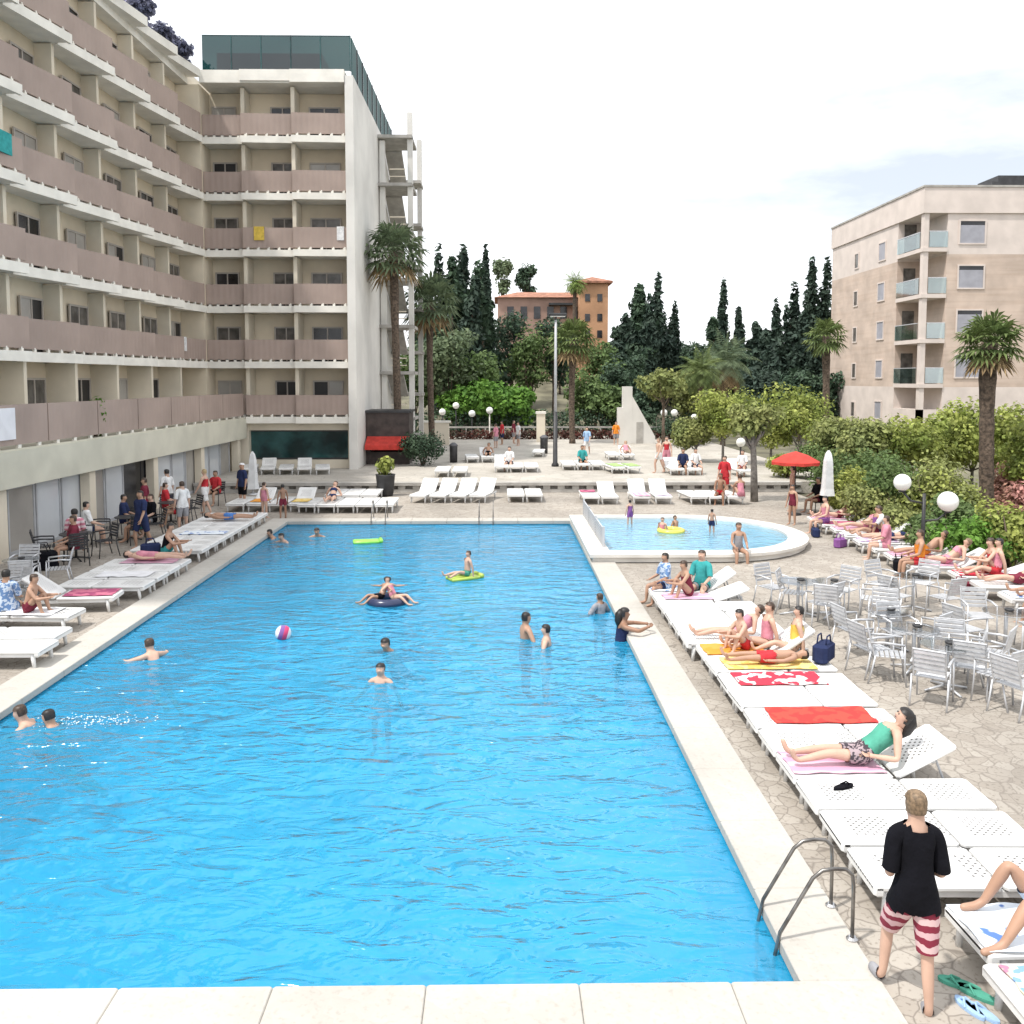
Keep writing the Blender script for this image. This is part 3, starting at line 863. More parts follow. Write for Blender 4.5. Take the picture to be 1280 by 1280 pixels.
# back wing bays
bx = [0.0, 1.95, 4.42, 7.15]
for k in range(6):
    for i in range(3):
        if k > 0 or i > 0 or True:
            d0, d1 = [(-.30, -.30), (.0, -.12), (.14, .0)][i]
            balcony(TB, bx[i] + (0 if i else .0), bx[i + 1], d0, d1, k, div=True, top=1.12)
        kd = rnd.choice(KINDS_W)
        a, c = [(.15, 1.35), (3.05, 4.25), (4.95, 6.5)][i]
        window(TB, a, c, -DEP, slabz(k) + .24, slabz(k) + 2.05, kd)
RZ = slabz(6)
wl = WB(TL)
wl.box(-.0, 30, -12, -1.15, FL0, RZ); wl.build('wall', M['wing_wall'], hotel)
wl = WB(TB)
wl.box(.0, 6.95, -16, -DEP - .07, FL0, RZ); wl.box(-12, .0, -16, -.06, FL0, RZ - .02); wl.build('wall', M['wing_wall'], hotel)
sw = WB(TB)
sw.box(7.02, 7.42, -16.2, .22, TZ - .2, RZ + .35); sw.build('wall', M['white_wall'], hotel)
for i in range(12):        # slender joint lines with vent boxes on the flank
    pass
rf = WB(TL); rf.box(-9, 30.2, -12, -.55, RZ, RZ + .62)
for i in range(len(sb) - 1):
    s0, s1 = sb[i], sb[i + 1]
    rf.prism([(s0, -.56), (s1, -.56), (s1, -.40), (s0, .10)], RZ + .30, RZ + .68)
rf.build('roof', M['slab'], hotel)
rf = WB(TB); rf.box(.05, 7.0, -16.3, .1, RZ + .02, RZ + .615); rf.box(4.4, 7.0, .1, .26, RZ + .02, RZ + .62); rf.box(2.0, 4.4, .1, .2, RZ + .1, RZ + .62)
rf.build('roof', M['slab'], hotel)
# tinted windbreak round the roof terrace
SH = 1.62
for i in range(5):
    x0 = .2 + i * 1.42
    p = WB(TB); p.box(x0, x0 + 1.36, -.06, -.02, RZ + .64, RZ + .62 + SH)
    o = p.build('windbreak_panel', M['teal_clear'], hotel)
    q = WB(TB); q.box(x0 + 1.36, x0 + 1.42, -.08, .0, RZ + .62, RZ + .66 + SH); q.box(x0, x0 + 1.36, -.07, -.01, RZ + .62 + SH, RZ + .66 + SH); q.build('screen_frame', M['teal_glass'], o)
for i in range(9):
    d0 = -.2 - i * 1.75
    p = WB(TB); p.box(7.28, 7.32, d0 - 1.68, d0, RZ + .36, RZ + .62 + SH)
    o = p.build('windbreak_panel', M['teal_clear'], hotel)
    q = WB(TB); q.box(7.26, 7.34, d0 - 1.74, d0 - 1.68, RZ + .36, RZ + .66 + SH); q.build('screen_frame', M['teal_glass'], o)
# dark block added behind the tinted glass to make it look darker
rp = WB(TB); rp.box(.4, 5.6, -9, -1.6, RZ + .62, RZ + 2.0); rp.build('dark_backing', M['pane_grey'], hotel)
# ground floor: glazing of the left wing, columns and the dark panorama window of the back wing
gd = 1.45
for i in range(20):
    s0 = 1.2 + i * 1.42
    if i in (6, 7):
        fr = WB(TL); fr.box(s0, s0 + 1.36, gd - .04, gd + .02, .02, FL0 - .82); fr.build('glass_door', M['pane_dark'], hotel)
        continue
    fr = WB(TL)
    for a, c in ((0, .07), (1.29, 1.36)): fr.box(s0 + a, s0 + c, gd - .05, gd + .05, 0, FL0 - .8)
    fr.box(s0 + .07, s0 + 1.29, gd - .05, gd + .05, FL0 - .9, FL0 - .8); fr.box(s0 + .07, s0 + 1.29, gd - .05, gd + .05, 0, .1)
    o = fr.build('glazed_bay', M['plastic_grey'], hotel)
    p = WB(TL); p.box(s0 + .07, s0 + 1.29, gd - .02, gd + .02, .1, FL0 - .9); p.build('pane', M['shop_glass'] if i % 3 else M['pane_curtain'], o)
for i in range(6):
    c = WB(TL); c.box(.55 + i * 4.9, .95 + i * 4.9, gd + .06, gd + .36, 0, FL0 - .72); c.build('column', M['cream'], hotel)
b = WB(TL); b.box(.0, 30, -2, gd - .1, -.1, FL0 - .73); b.build('ground_floor_wall', M['cream'], hotel)
gw = WB(TB)
gw.box(1.95, 7.02, -1.6, -.5, TZ - .2, TZ + .42); gw.box(1.95, 7.02, -1.6, -.5, FL0 - .42, FL0 - .06); gw.box(-1.0, 1.95, -1.6, -.3, TZ - .2, FL0 - .06); gw.box(6.85, 7.02, -1.6, -.5, TZ + .42, FL0 - .42)
gw.build('ground_floor_wall', M['cream'], hotel)
o = WB(TB); o.box(1.95, 6.85, -.78, -.72, TZ + .42, TZ + .5); o.box(1.95, 6.85, -.78, -.72, FL0 - .5, FL0 - .42); o = o.build('panorama_window', M['dark'], hotel)
p = WB(TB); p.box(1.95, 6.85, -.77, -.74, TZ + .5, FL0 - .5); p.build('pane', M['teal_glass'], o)
# open stair tower on the flank
st = WB()
for (x0, x1, y0, y1, zt) in ((-6.9, -6.6, 52, 52.3, 18.6), (-6.95, -6.65, 58.6, 59, 20.0), (-5.3, -5.0, 52, 52.3, 20.2), (-5.35, -5.05, 58.6, 59, 20.4)):
    st.box(x0, x1, y0, y1, 0, zt)
st.build('stair_column', M['white_wall'], hotel)
for k in range(7):
    z = slabz(k) - .3
    b = WB(); b.box(-6.98, -5.0, 51.7, 54.6, z, z + .18)
    o = b.build('stair_landing', M['concrete'], hotel)
    b = WB(); b.box(-6.98, -5.0, 57.2, 59.2, z - 1.35, z - 1.17); b.build('stair_landing', M['concrete'], hotel)
    r_ = WB(); r_.box(-6.3, -5.4, 51.68, 51.74, z + .9, z + .97); r_.box(-6.3, -5.4, 51.68, 51.74, z + .5, z + .55)
    if k < 6: r_.build('landing_rail', M['cream'], o)
    f2 = WB()
    f2.add([(-6.9, 54.6, z + .1), (-5.9, 54.6, z + .1), (-5.9, 57.2, z - 1.2), (-6.9, 57.2, z - 1.2), (-6.9, 54.6, z - .1), (-5.9, 54.6, z - .1), (-5.9, 57.2, z - 1.4), (-6.9, 57.2, z - 1.4)],
           [(0, 1, 2, 3), (7, 6, 5, 4), (0, 4, 5, 1), (1, 5, 6, 2), (2, 6, 7, 3), (3, 7, 4, 0)])
    f2.build('stair_flight', M['concrete'], o)
# things on the balconies
def towel_on_rail(T, s, d, k, wdt, m, label):
    z = slabz(k) + .22 + 1.12
    b = MB(); b.rbox(-wdt / 2, wdt / 2, -.02, .02, -.62, .03, .012); b.rbox(-wdt / 2, wdt / 2, .0, .13, .012, .04, .01)
    p = T(Vector((s, d, z)))
    o = b.build('towel', M[m] if m in M else CL[m])
    o.location = p; o.rotation_euler = (0, 0, PI / 2 - AL if T is TL else 0)
    tag(o, label, 'towel')
towel_on_rail(TL, 16.5, -.02, 3, .9, 'teal', 'teal towel hung over the balcony parapet of the long wing')
towel_on_rail(TB, 6.7, .04, 3, .35, 'white', 'white towel hung over a balcony parapet beside the hotel flank')
towel_on_rail(TL, 2.0, -.2, 1, .3, 'white', 'small white cloth on a parapet in the hotel inner corner')
towel_on_rail(TB, 2.75, .02, 3, .5, 'yellow', 'faded yellow towel over a parapet of the end wing')
sg = MB(); sg.box(-.02, .02, -.55, .55, -.42, .42)
o = sg.build('notice_board', mat('notice_white', (.78, .78, .82), .5, .03)); o.location = TL(Vector((20.3, TD - .03, FL0 + .92))); o.rotation_euler = (0, 0, -AL)
tag(o, 'blank white notice board fixed to the terrace parapet', 'sign')
# wall of the white sculptural stair by the far hedge
ws = thing('garden_wall', 'tall stepped white garden wall with a sloping end by the terrace', 'wall', (9.4, 61, TZ))
b = WB(); b.prism([(8.55, 60.7), (9.2, 60.7), (9.2, 61.3), (8.55, 61.3)], TZ - .1, 4.35)
b.prism([(8.2, 60.75), (8.55, 60.75), (8.55, 61.25), (8.2, 61.25)], TZ - .1, 2.9)
b.add([(9.2, 60.72, TZ - .1), (10.8, 60.72, TZ - .1), (10.8, 60.72, .9), (9.2, 60.72, 3.7), (9.2, 61.2, TZ - .1), (10.8, 61.2, TZ - .1), (10.8, 61.2, .9), (9.2, 61.2, 3.7)],
      [(0, 1, 2, 3), (7, 6, 5, 4), (1, 5, 6, 2), (3, 2, 6, 7), (0, 4, 5, 1), (0, 3, 7, 4)])
b.build('wall_slab', M['white_wall'], ws)
b = WB(); b.box(9.5, 9.95, 60.68, 60.73, TZ, 1.9); b.build('door', M['concrete'], ws)

# ------------------------------------------------------------------ kiosk with a red awning by the hotel flank
ki = thing('kiosk', 'dark brown wooden kiosk with a red awning beside the hotel', 'kiosk', (-5.8, 47, TZ))
b = WB(); b.box(-6.95, -4.7, 46, 48.2, TZ - .1, 1.05); b.box(-6.95, -4.7, 46, 48.2, 1.75, 3.1); b.box(-6.95, -6.7, 46, 48.2, 1.05, 1.75); b.box(-4.95, -4.7, 46, 48.2, 1.05, 1.75); b.box(-6.7, -4.95, 47.8, 48.2, 1.05, 1.75)
b.build('cabin', M['dark_brown'], ki)
b = WB(); b.box(-7.0, -4.6, 45.9, 48.3, 3.1, 3.22); b.build('roof', M['dark'], ki)
b = WB()
b.add([(-6.9, 46, 1.86), (-4.7, 46, 1.86), (-4.7, 45.1, 1.45), (-6.9, 45.1, 1.45), (-6.9, 45.1, 1.22), (-4.7, 45.1, 1.22), (-4.7, 46, 1.80), (-6.9, 46, 1.80)], [(0, 3, 2, 1), (3, 4, 5, 2), (1, 2, 5, 6), (0, 7, 4, 3), (7, 6, 5, 4)])
b.build('awning', M['red_cloth'], ki)

# ------------------------------------------------------------------ apartment house on the right
RX, RY0, RY1, RZT = 26.85, 56.0, 71.3, 16.9
ap = thing('apartment_building', 'tan brick apartment block with white bands and glass corner balconies', 'building', (34, 63, 0))
RXE = 52
NX = 1.5   # corner loggia
NY = 3.6
lv = [2.55, 5.4, 8.25, 11.1, 14.0]       # floor levels
def rb_wall(name, z0, z1, m):
    b = WB(); b.prism([(RX, RY0 + NY), (RX + NX, RY0 + NY), (RX + NX, RY0), (RXE, RY0), (RXE, RY1), (RX, RY1)], z0, z1); b.build(name, m, ap)
rb_wall('base_wall', -.5, 4.35, M['pale_band']); rb_wall('brick_wall', 4.35, 12.75, M['brick']); rb_wall('top_wall', 12.75, 15.3, M['pale_band'])
b = WB(); b.box(RX - .1, RXE, RY0 - .12, RY1 + .1, 15.3, RZT); b.build('parapet_band', M['pale_band'], ap)
b = WB(); b.box(RX - .16, RXE, RY0 - .18, RY1 + .16, RZT, RZT + .12); b.build('coping', M['concrete'], ap)
b = WB(); b.box(RX, RX + .32, RY0, RY0 + .4, -.5, 15.3); b.build('corner_column', M['pale_band'], ap)
b = WB(); b.box(RX, RX + NX, RY0, RY0 + NY, -.5, 2.9); b.build('base_wall', M['pale_band'], ap)
for z in lv[1:]:
    b = WB(); b.box(RX - .08, RX + NX, RY0 - .08, RY0 + NY, z - 1.1, z - .85); o = b.build('balcony', M['pale_band'], ap)
    g = WB(); g.box(RX - .05, RX - .02, RY0 + .45, RY0 + NY, z - .8, z + .15); g.box(RX + .35, RX + NX, RY0 - .05, RY0 - .02, z - .8, z + .15); g.build('glass_rail', M['clear_glass'], o)
    g = WB(); g.box(RX - .07, RX, RY0 + .42, RY0 + NY, z + .15, z + .2); g.box(RX + .33, RX + NX, RY0 - .07, RY0, z + .15, z + .2); g.build('handrail', M['alu'], o)
    d = WB(); d.box(RX + .4, RX + 1.2, RY0 + NY - .05, RY0 + NY - .02, z - .85, z + 1.2); d.build('balcony_door', M['pane_grey'], ap)
def ap_window(x0, x1, y0, y1, z0, z1, m, front=True):
    w_ = .09
    f = WB()
    if front:
        f.box(x0, x1, RY0 - .06, RY0 - .0, z0, z0 + w_); f.box(x0, x1, RY0 - .06, RY0, z1 - w_, z1); f.box(x0, x0 + w_, RY0 - .06, RY0, z0 + w_, z1 - w_); f.box(x1 - w_, x1, RY0 - .06, RY0, z0 + w_, z1 - w_)
    else:
        f.box(RX - .06, RX, y0, y1, z0, z0 + w_); f.box(RX - .06, RX, y0, y1, z1 - w_, z1); f.box(RX - .06, RX, y0, y0 + w_, z0 + w_, z1 - w_); f.box(RX - .06, RX, y1 - w_, y1, z0 + w_, z1 - w_)
    o = f.build('window', M['pale_band'], ap)
    p = WB()
    if front: p.box(x0 + w_, x1 - w_, RY0 - .02, RY0 + .01, z0 + w_, z1 - w_ - .25, 0); p.box(x0 + w_, x1 - w_, RY0 - .02, RY0 + .01, z1 - w_ - .25, z1 - w_, 1)
    else: p.box(RX - .02, RX + .01, y0 + w_, y1 - w_, z0 + w_, z1 - w_, 0)
    p.build('pane', [m, M['pane_dark']], o)
for z in (13.35, 10.55, 7.75, 4.9):
    for x in (29.05, 33.6, 38.2, 42.8, 47):
        ap_window(x, x + 1.75, 0, 0, z, z + 1.55, M['shutter'])
for z in (13.1, 10.3, 7.6, 4.9, 2.0):
    ap_window(0, 0, 61.4, 62.6, z, z + 1.35, M['shutter'], False)
    ap_window(0, 0, 66.0, 66.8, z, z + 1.2, M['pane_grey'], False)
b = WB(); b.box(RX + 4, RX + 7, RY0 + 4, RY0 + 8, RZT, RZT + .9); b.build('roof_box', M['concrete'], ap)
b = WB(); b.box(31.9, 34.5, 57.5, 60, RZT + .12, RZT + .7); b.box(32.3, 34.5, 57.5, 60, RZT + .7, RZT + 1.1); b.build('plant_room', M['dark'], ap)

# ------------------------------------------------------------------ orange villa on the slope
vl = thing('villa', 'orange rendered villa with a tiled roof and a square tower on the slope', 'house', (9, 112, 6))
def at(px, py, Y): p = A(px, py, Y); return p
Y0 = 110.0
xl, xr = A(622, 400, Y0).x, A(728, 400, Y0).x
zt = A(680, 372, Y0).z
b = WB(); b.box(xl, xr, Y0, Y0 + 9, 4, zt); b.build('wall', mat('ochre_pink', (.40, .26, .21), .9, .12, .4), vl)
b = WB(); ym = Y0 + 4.5; zr = zt + 1.1
b.add([(xl - .4, Y0 - .5, zt), (xr + .4, Y0 - .5, zt), (xr + .4, Y0 + 9.5, zt), (xl - .4, Y0 + 9.5, zt), (xl + 2.5, ym, zr), (xr - 1, ym, zr)], [(0, 1, 5, 4), (2, 3, 4, 5), (1, 2, 5), (3, 0, 4), (3, 2, 1, 0)])
b.build('roof', M['tile_roof'], vl)
tx0, tx1 = A(724, 400, Y0 - 2).x, A(760, 400, Y0 - 2).x
zt2 = A(740, 354, Y0 - 2).z
b = WB(); b.box(tx0, tx1, Y0 - 2, Y0 + 2, 3, zt2); b.build('tower', M['orange_wall'], vl)
b = WB(); b.box(tx0 - .5, tx1 + .5, Y0 - 2.5, Y0 + 2.5, zt2, zt2 + .25)
c = ((tx0 + tx1) / 2, Y0)
b.add([(tx0 - .5, Y0 - 2.5, zt2 + .25), (tx1 + .5, Y0 - 2.5, zt2 + .25), (tx1 + .5, Y0 + 2.5, zt2 + .25), (tx0 - .5, Y0 + 2.5, zt2 + .25), (c[0], c[1], zt2 + 1.0)], [(0, 1, 4), (1, 2, 4), (2, 3, 4), (3, 0, 4)])
b.build('roof', M['tile_roof'], vl)
for i in range(6):
    x = xl + 1.2 + i * 1.65
    b = WB(); b.box(x, x + .8, Y0 - .06, Y0, zt - 2.6, zt - 1.1); b.build('window', M['pane_dark'], vl)
for z in (zt2 - 2.2, zt2 - 4.6, zt2 - 6.6):
    for x in (tx0 + .7, tx0 + 2.2):
        b = WB(); b.box(x, x + .6, Y0 - 2.06, Y0 - 2, z, z + .9); b.build('window', M['pane_dark'], vl)
b = WB(); b.box(xr - 4.2, xr - 1, Y0 - 1.4, Y0, zt - 1.0, zt - .75); b.build('canopy', M['dark'], vl)
# ------------------------------------------------------------------ plants
def leaf_cloud(mb, blobs, n, size, rnd, flat=.35, up=.4, shell=.55, aspect=1.6):
    """n small leaf-shaped faces spread through ellipsoids (centre, radii, weight)"""
    tw = sum(b[2] for b in blobs)
    for c, r, wt in blobs:
        for _ in range(int(n * wt / tw)):
            while True:
                p = Vector((rnd.uniform(-1, 1), rnd.uniform(-1, 1), rnd.uniform(-1, 1)))
                if p.length <= 1 and p.length > .05: break
            p = p.normalized() * (shell + (1 - shell) * rnd.random()) * (1 if rnd.random() < .75 else .6)
            pos = Vector((c[0] + p.x * r[0], c[1] + p.y * r[1], c[2] + p.z * r[2]))
            nrm = (p + Vector((rnd.gauss(0, .5), rnd.gauss(0, .5), rnd.gauss(0, .5) + up))).normalized()
            a = nrm.orthogonal().normalized(); a.rotate(Quaternion(nrm, rnd.uniform(0, 2 * PI)))
            b2 = nrm.cross(a)
            s = size * rnd.uniform(.6, 1.4)
            mb.add([pos - a * s * aspect * .5, pos - b2 * s * .5 + nrm * s * flat * .3, pos + a * s * aspect * .5, pos + b2 * s * .5 + nrm * s * flat * .3], [(0, 1, 2, 3)])
def tree(name, label, cat, base, h, r, leaf, trunk='trunk', trunk_h=.35, n=1500, size=.2, blobs=9, seed=0, group=None, tr=.09, squash=.8, spread=.62, lean=0):
    rnd = random.Random(seed * 31 + 5)
    o = thing(name, label, cat, base, 0, group)
    cz = h * trunk_h + (h * (1 - trunk_h)) * .5
    hz = h * (1 - trunk_h) * .5
    bl = []
    for i in range(blobs):
        t = rnd.uniform(0, 2 * PI); q = math.sqrt(rnd.random()) * spread; zz = rnd.uniform(-.6, .62)
        q *= math.sqrt(max(.1, 1 - zz * zz * .9))
        rr = r * rnd.uniform(.32, .55)
        bl.append(((lean + r * q * math.cos(t), r * q * math.sin(t), cz + hz * zz), (rr, rr, min(rr * squash, hz * .6)), rr ** 2))
    bl.append(((lean, 0, cz), (r * .6, r * .6, hz * .75), r * r * .35))
    tb = MB()
    top = Vector((lean, 0, cz))
    tb.tube([(0, 0, -.15), (lean * .3, .02, h * trunk_h * .55), (lean * .8, 0, h * trunk_h), top], [tr * 1.25, tr, tr * .85, tr * .35], 8)
    for c, rr, _ in bl[:6]:
        s = Vector((lean * .8, 0, h * trunk_h * rnd.uniform(.8, 1.05)))
        mid = (s + Vector(c)) * .5 + Vector((0, 0, -.05 * h))
        tb.tube([s, mid, c], [tr * .55, tr * .35, tr * .12], 5)
    tb.build('trunk', M[trunk], o, True)
    mb = MB(); leaf_cloud(mb, bl, n, size, rnd)
    mb.build('crown', M[leaf], o)
    return o
def bush(name, label, cat, base, rx, ry, h, leaf, n=900, size=.12, seed=0, group=None, blobs=7):
    rnd = random.Random(seed * 17 + 3)
    o = thing(name, label, cat, base, 0, group)
    bl = []
    for i in range(blobs):
        t = rnd.uniform(0, 2 * PI); q = math.sqrt(rnd.random()) * .6
        rr = rnd.uniform(.35, .6)
        bl.append(((rx * q * math.cos(t), ry * q * math.sin(t), h * rnd.uniform(.3, .68)), (rx * rr, ry * rr, h * rnd.uniform(.26, .36)), rr))
    bl.append(((0, 0, h * .4), (rx * .8, ry * .8, h * .42), .7))
    tb = MB()
    for i in range(5):
        t = 2 * PI * i / 5
        tb.tube([(0, 0, -.1), (rx * .25 * math.cos(t), ry * .25 * math.sin(t), h * .35), (rx * .5 * math.cos(t), ry * .5 * math.sin(t), h * .65)], [.05, .035, .012], 5)
    tb.build('stem', M['trunk'], o, True)
    mb = MB(); leaf_cloud(mb, bl, n, size, rnd)
    mb.build('foliage', M[leaf], o)
    return o
def cypress(label, base, h, r, leaf='leaf_cypress', n=1300, size=.28, seed=0, group=None, lumps=3, name='cypress_tree'):
    rnd = random.Random(seed * 13 + 1)
    o = thing(name, label, 'tree', base, 0, group)
    bl = []
    for j in range(lumps):
        a = rnd.uniform(0, 2 * PI); off = r * .28 * (j > 0)
        hh = h * (1 - .17 * j * rnd.uniform(.6, 1.2))
        for i in range(6):
            z = hh * (.08 + .155 * i)
            rr = r * (.85, 1.0, .92, .74, .52, .28)[i] * rnd.uniform(.85, 1.12) * (1 if lumps == 1 else .78)
            bl.append(((off * math.cos(a) + rnd.gauss(0, r * .08), off * math.sin(a) + rnd.gauss(0, r * .08), z + hh * .06), (rr, rr, hh * .15), rr + .1))
    tb = MB(); tb.tube([(0, 0, -.4), (0, 0, h * .4), (0, 0, h * .9)], [.16, .11, .03], 6); tb.build('trunk', M['trunk'], o, True)
    mb = MB(); leaf_cloud(mb, bl, n, size, rnd, up=.1, aspect=2.1)
    mb.build('crown', M[leaf], o)
    return o
def pine(label, base, h, r, n=1600, size=.3, seed=0, group=None, leaf='leaf_dark'):
    rnd = random.Random(seed * 7 + 2)
    o = thing('pine_tree', label, 'tree', base, 0, group)
    bl, tb = [], MB()
    tb.tube([(0, 0, -.4), (rnd.gauss(0, .1), 0, h * .5), (0, 0, h * .95)], [.26, .18, .04], 7)
    for i in range(13):
        z = h * (.28 + .055 * i); q = r * (1 - (.055 * i / .72) ** 1.5) * rnd.uniform(.55, 1.05); a = rnd.uniform(0, 2 * PI)
        c = (q * .6 * math.cos(a), q * .6 * math.sin(a), z)
        bl.append((c, (q * .55 + .3, q * .55 + .3, h * .06 + .3), q + .4))
        tb.tube([(0, 0, z - .3), c], [.07, .03], 5)
    tb.build('trunk', M['trunk'], o, True)
    mb = MB(); leaf_cloud(mb, bl, n, size, rnd, up=.2, aspect=2)
    mb.build('crown', M[leaf], o)
    return o
def palm(label, base, h, cr, fan=True, leaf='palm_leaf', tr=.17, seed=0, nf=42, thatch=True, name='palm_tree'):
    rnd = random.Random(seed * 11 + 4)
    o = thing(name, label, 'palm', base)
    tb = MB(); pts, rr = [], []
    for i in range(17):
        z = -.2 + (h + .2) * i / 16
        pts.append((math.sin(i * .25 + seed) * .06, math.cos(i * .2 + seed) * .05, z)); rr.append(tr * (1.35 if i == 0 else 1.0 if i < 12 else 1.15) * (1.06 if i % 2 else .95))
    tb.tube(pts, rr, 10); tb.build('trunk', M['palm_trunk'], o, True)
    top = Vector(pts[-1])
    mb, dry = MB(), MB()
    for i in range(nf):
        a = i * 2.39996 + rnd.uniform(-.2, .2)
        el = R(82) - (i / nf) ** .9 * R(140) + rnd.uniform(-.12, .12)
        d = Vector((math.cos(a) * math.cos(el), math.sin(a) * math.cos(el), math.sin(el)))
        tgt = dry if (thatch and el < R(-38)) else mb
        side = Vector((-math.sin(a), math.cos(a), 0))
        if fan:
            pl = cr * rnd.uniform(.5, .62)
            c = top + d * pl + Vector((0, 0, -.06 * cr))
            tgt.tube([top, c], [.02, .012], 4, caps=False)
            up = side.cross(d).normalized(); bl = cr * rnd.uniform(.42, .55)
            for q in range(11):
                t = (q / 10 - .5) * R(235)
                e = (d * math.cos(t) + side * math.sin(t))
                tip = c + e * bl - Vector((0, 0, bl * (.22 + .2 * abs(math.sin(t)))))
                m1 = c + e * bl * .55 + side * .0
                wv = e.cross(up).normalized() * bl * .085
                tgt.add([c, m1 - wv, tip, m1 + wv + up * .02], [(0, 1, 2, 3)])
        else:
            L_ = cr * rnd.uniform(.85, 1.1); seg = 9; pp = top.copy(); dd = d.copy(); prev = pp
            for q in range(seg):
                nx = prev + dd * (L_ / seg); dd = (dd + Vector((0, 0, -.17))).normalized()
                u = (q + 1) / seg; ll = cr * .30 * math.sin(PI * min(.95, u * .85 + .12))
                for sgn in (-1, 1):
                    for hh in (0, .5):
                        b0 = prev.lerp(nx, hh)
                        tip = b0 + side * sgn * ll + dd * ll * .55 + Vector((0, 0, -ll * .35))
                        tgt.add([b0, b0.lerp(tip, .5) + dd * .04, tip, b0.lerp(tip, .5) - dd * .04], [(0, 1, 2, 3)])
                tgt.tube([prev, nx], .015, 3, caps=False)
                prev = nx
    mb.build('crown', M[leaf], o)
    if dry.f: dry.build('dry_fronds', M['thatch'], o)
    return o
def gz(p): return hill(p.x, p.y) - .12
def place(px, top, Y):
    """foot of a plant whose top is seen at (px, top) at depth Y, and its height"""
    p = A(px, top, Y); g = TZ if 37.8 < Y < 69 and -14 < p.x < 15 else gz(p)
    return Vector((p.x, p.y, g)), p.z - g

# --- conifers and broad trees on the slope behind the terrace
cy = [ # px, top, Y, r, kind
 (548, 316, 88, 1.5, 'c'), (566, 322, 84, 1.9, 'p'), (579, 309, 86, 1.9, 'p'), (600, 328, 85, 1.7, 'p'), (607, 319, 90, .8, 'c'), (537, 350, 80, 1.6, 'p'), (590, 350, 82, 1.6, 'c'),
 (798, 356, 92, 2.2, 'p'), (822, 349, 92, 1.25, 'c'), (841, 384, 94, 1.3, 'c'), (783, 395, 90, 1.9, 'p'), (812, 372, 90, 1.6, 'c'),
 (904, 355, 96, 1.2, 'c'), (924, 390, 96, 1.0, 'c'), (944, 404, 96, 1.4, 'p'), (893, 398, 94, 1.7, 'p'),
 (971, 382, 84, 1.2, 'c'), (989, 361, 84, 1.5, 'c'), (1014, 330, 80, 1.1, 'c'), (1035, 332, 80, 1.2, 'c'), (958, 414, 86, 1.8, 'p'), (1003, 400, 82, 1.8, 'c'), (975, 430, 78, 1.8, 'c'), (1025, 390, 79, 1.4, 'c')]
CYL = ['slim dark cypress at the left edge of the tree group beyond the hotel', 'dark layered pine just right of the leftmost cypress', 'tallest dark pine of the clump right of the hotel', 'dark pine at the right side of the clump by the hotel', 'thin pointed cypress at the right end of the clump by the hotel', 'shorter dark pine tucked behind the palm near the hotel', 'stout dark cypress in front of the clump by the hotel',
 'ragged dark pine to the right of the villa tower', 'tall blunt cypress to the right of the villa tower', 'shorter cypress at the right end of the group by the villa tower', 'low dark pine nearest the villa tower', 'middle cypress of the group right of the villa tower',
 'pointed cypress standing alone above the palms', 'small thin cypress right of the lone pointed one', 'low dark pine in the gap between two cypress groups', 'broad dark pine under the lone pointed cypress',
 'leftmost slim cypress of the group beside the apartment block', 'full cypress second from left by the apartment block', 'tall thin spire cypress left of the apartment block corner', 'tall cypress closest to the apartment block', 'dark low pine at the foot of the cypress group', 'stout cypress between the tall spires near the apartment block', 'lowest front cypress of the group by the apartment block', 'short cypress tucked under the two tall spires']
for i, (px, tp, Y, r, kd) in enumerate(cy):
    b, h = place(px, tp, Y)
    if kd == 'c': cypress(CYL[i], b, h, r * 1.25, n=3200, size=.30, seed=i, group='conifers on the slope', lumps=1 if r < 1.15 else 2)
    else: pine(CYL[i], b, h, r * 1.6, n=3600, size=.32, seed=i, group='conifers on the slope', leaf='leaf_dark' if i % 2 else 'leaf_cypress')
for i, (px, tp, lb) in enumerate(((627, 312, 'round topped pine on a bare stem behind the villa, left of a pair'), (657, 314, 'round topped pine on a bare stem behind the villa, right of a pair'))):
    b, h = place(px, tp, 124)
    tree('pine_tree', lb, 'tree', b, h, 1.9, 'leaf_dark' if i else 'leaf_grey', 'trunk', .55, 1300, .32, 8, 60 + i, 'round topped pines', .16, .9)
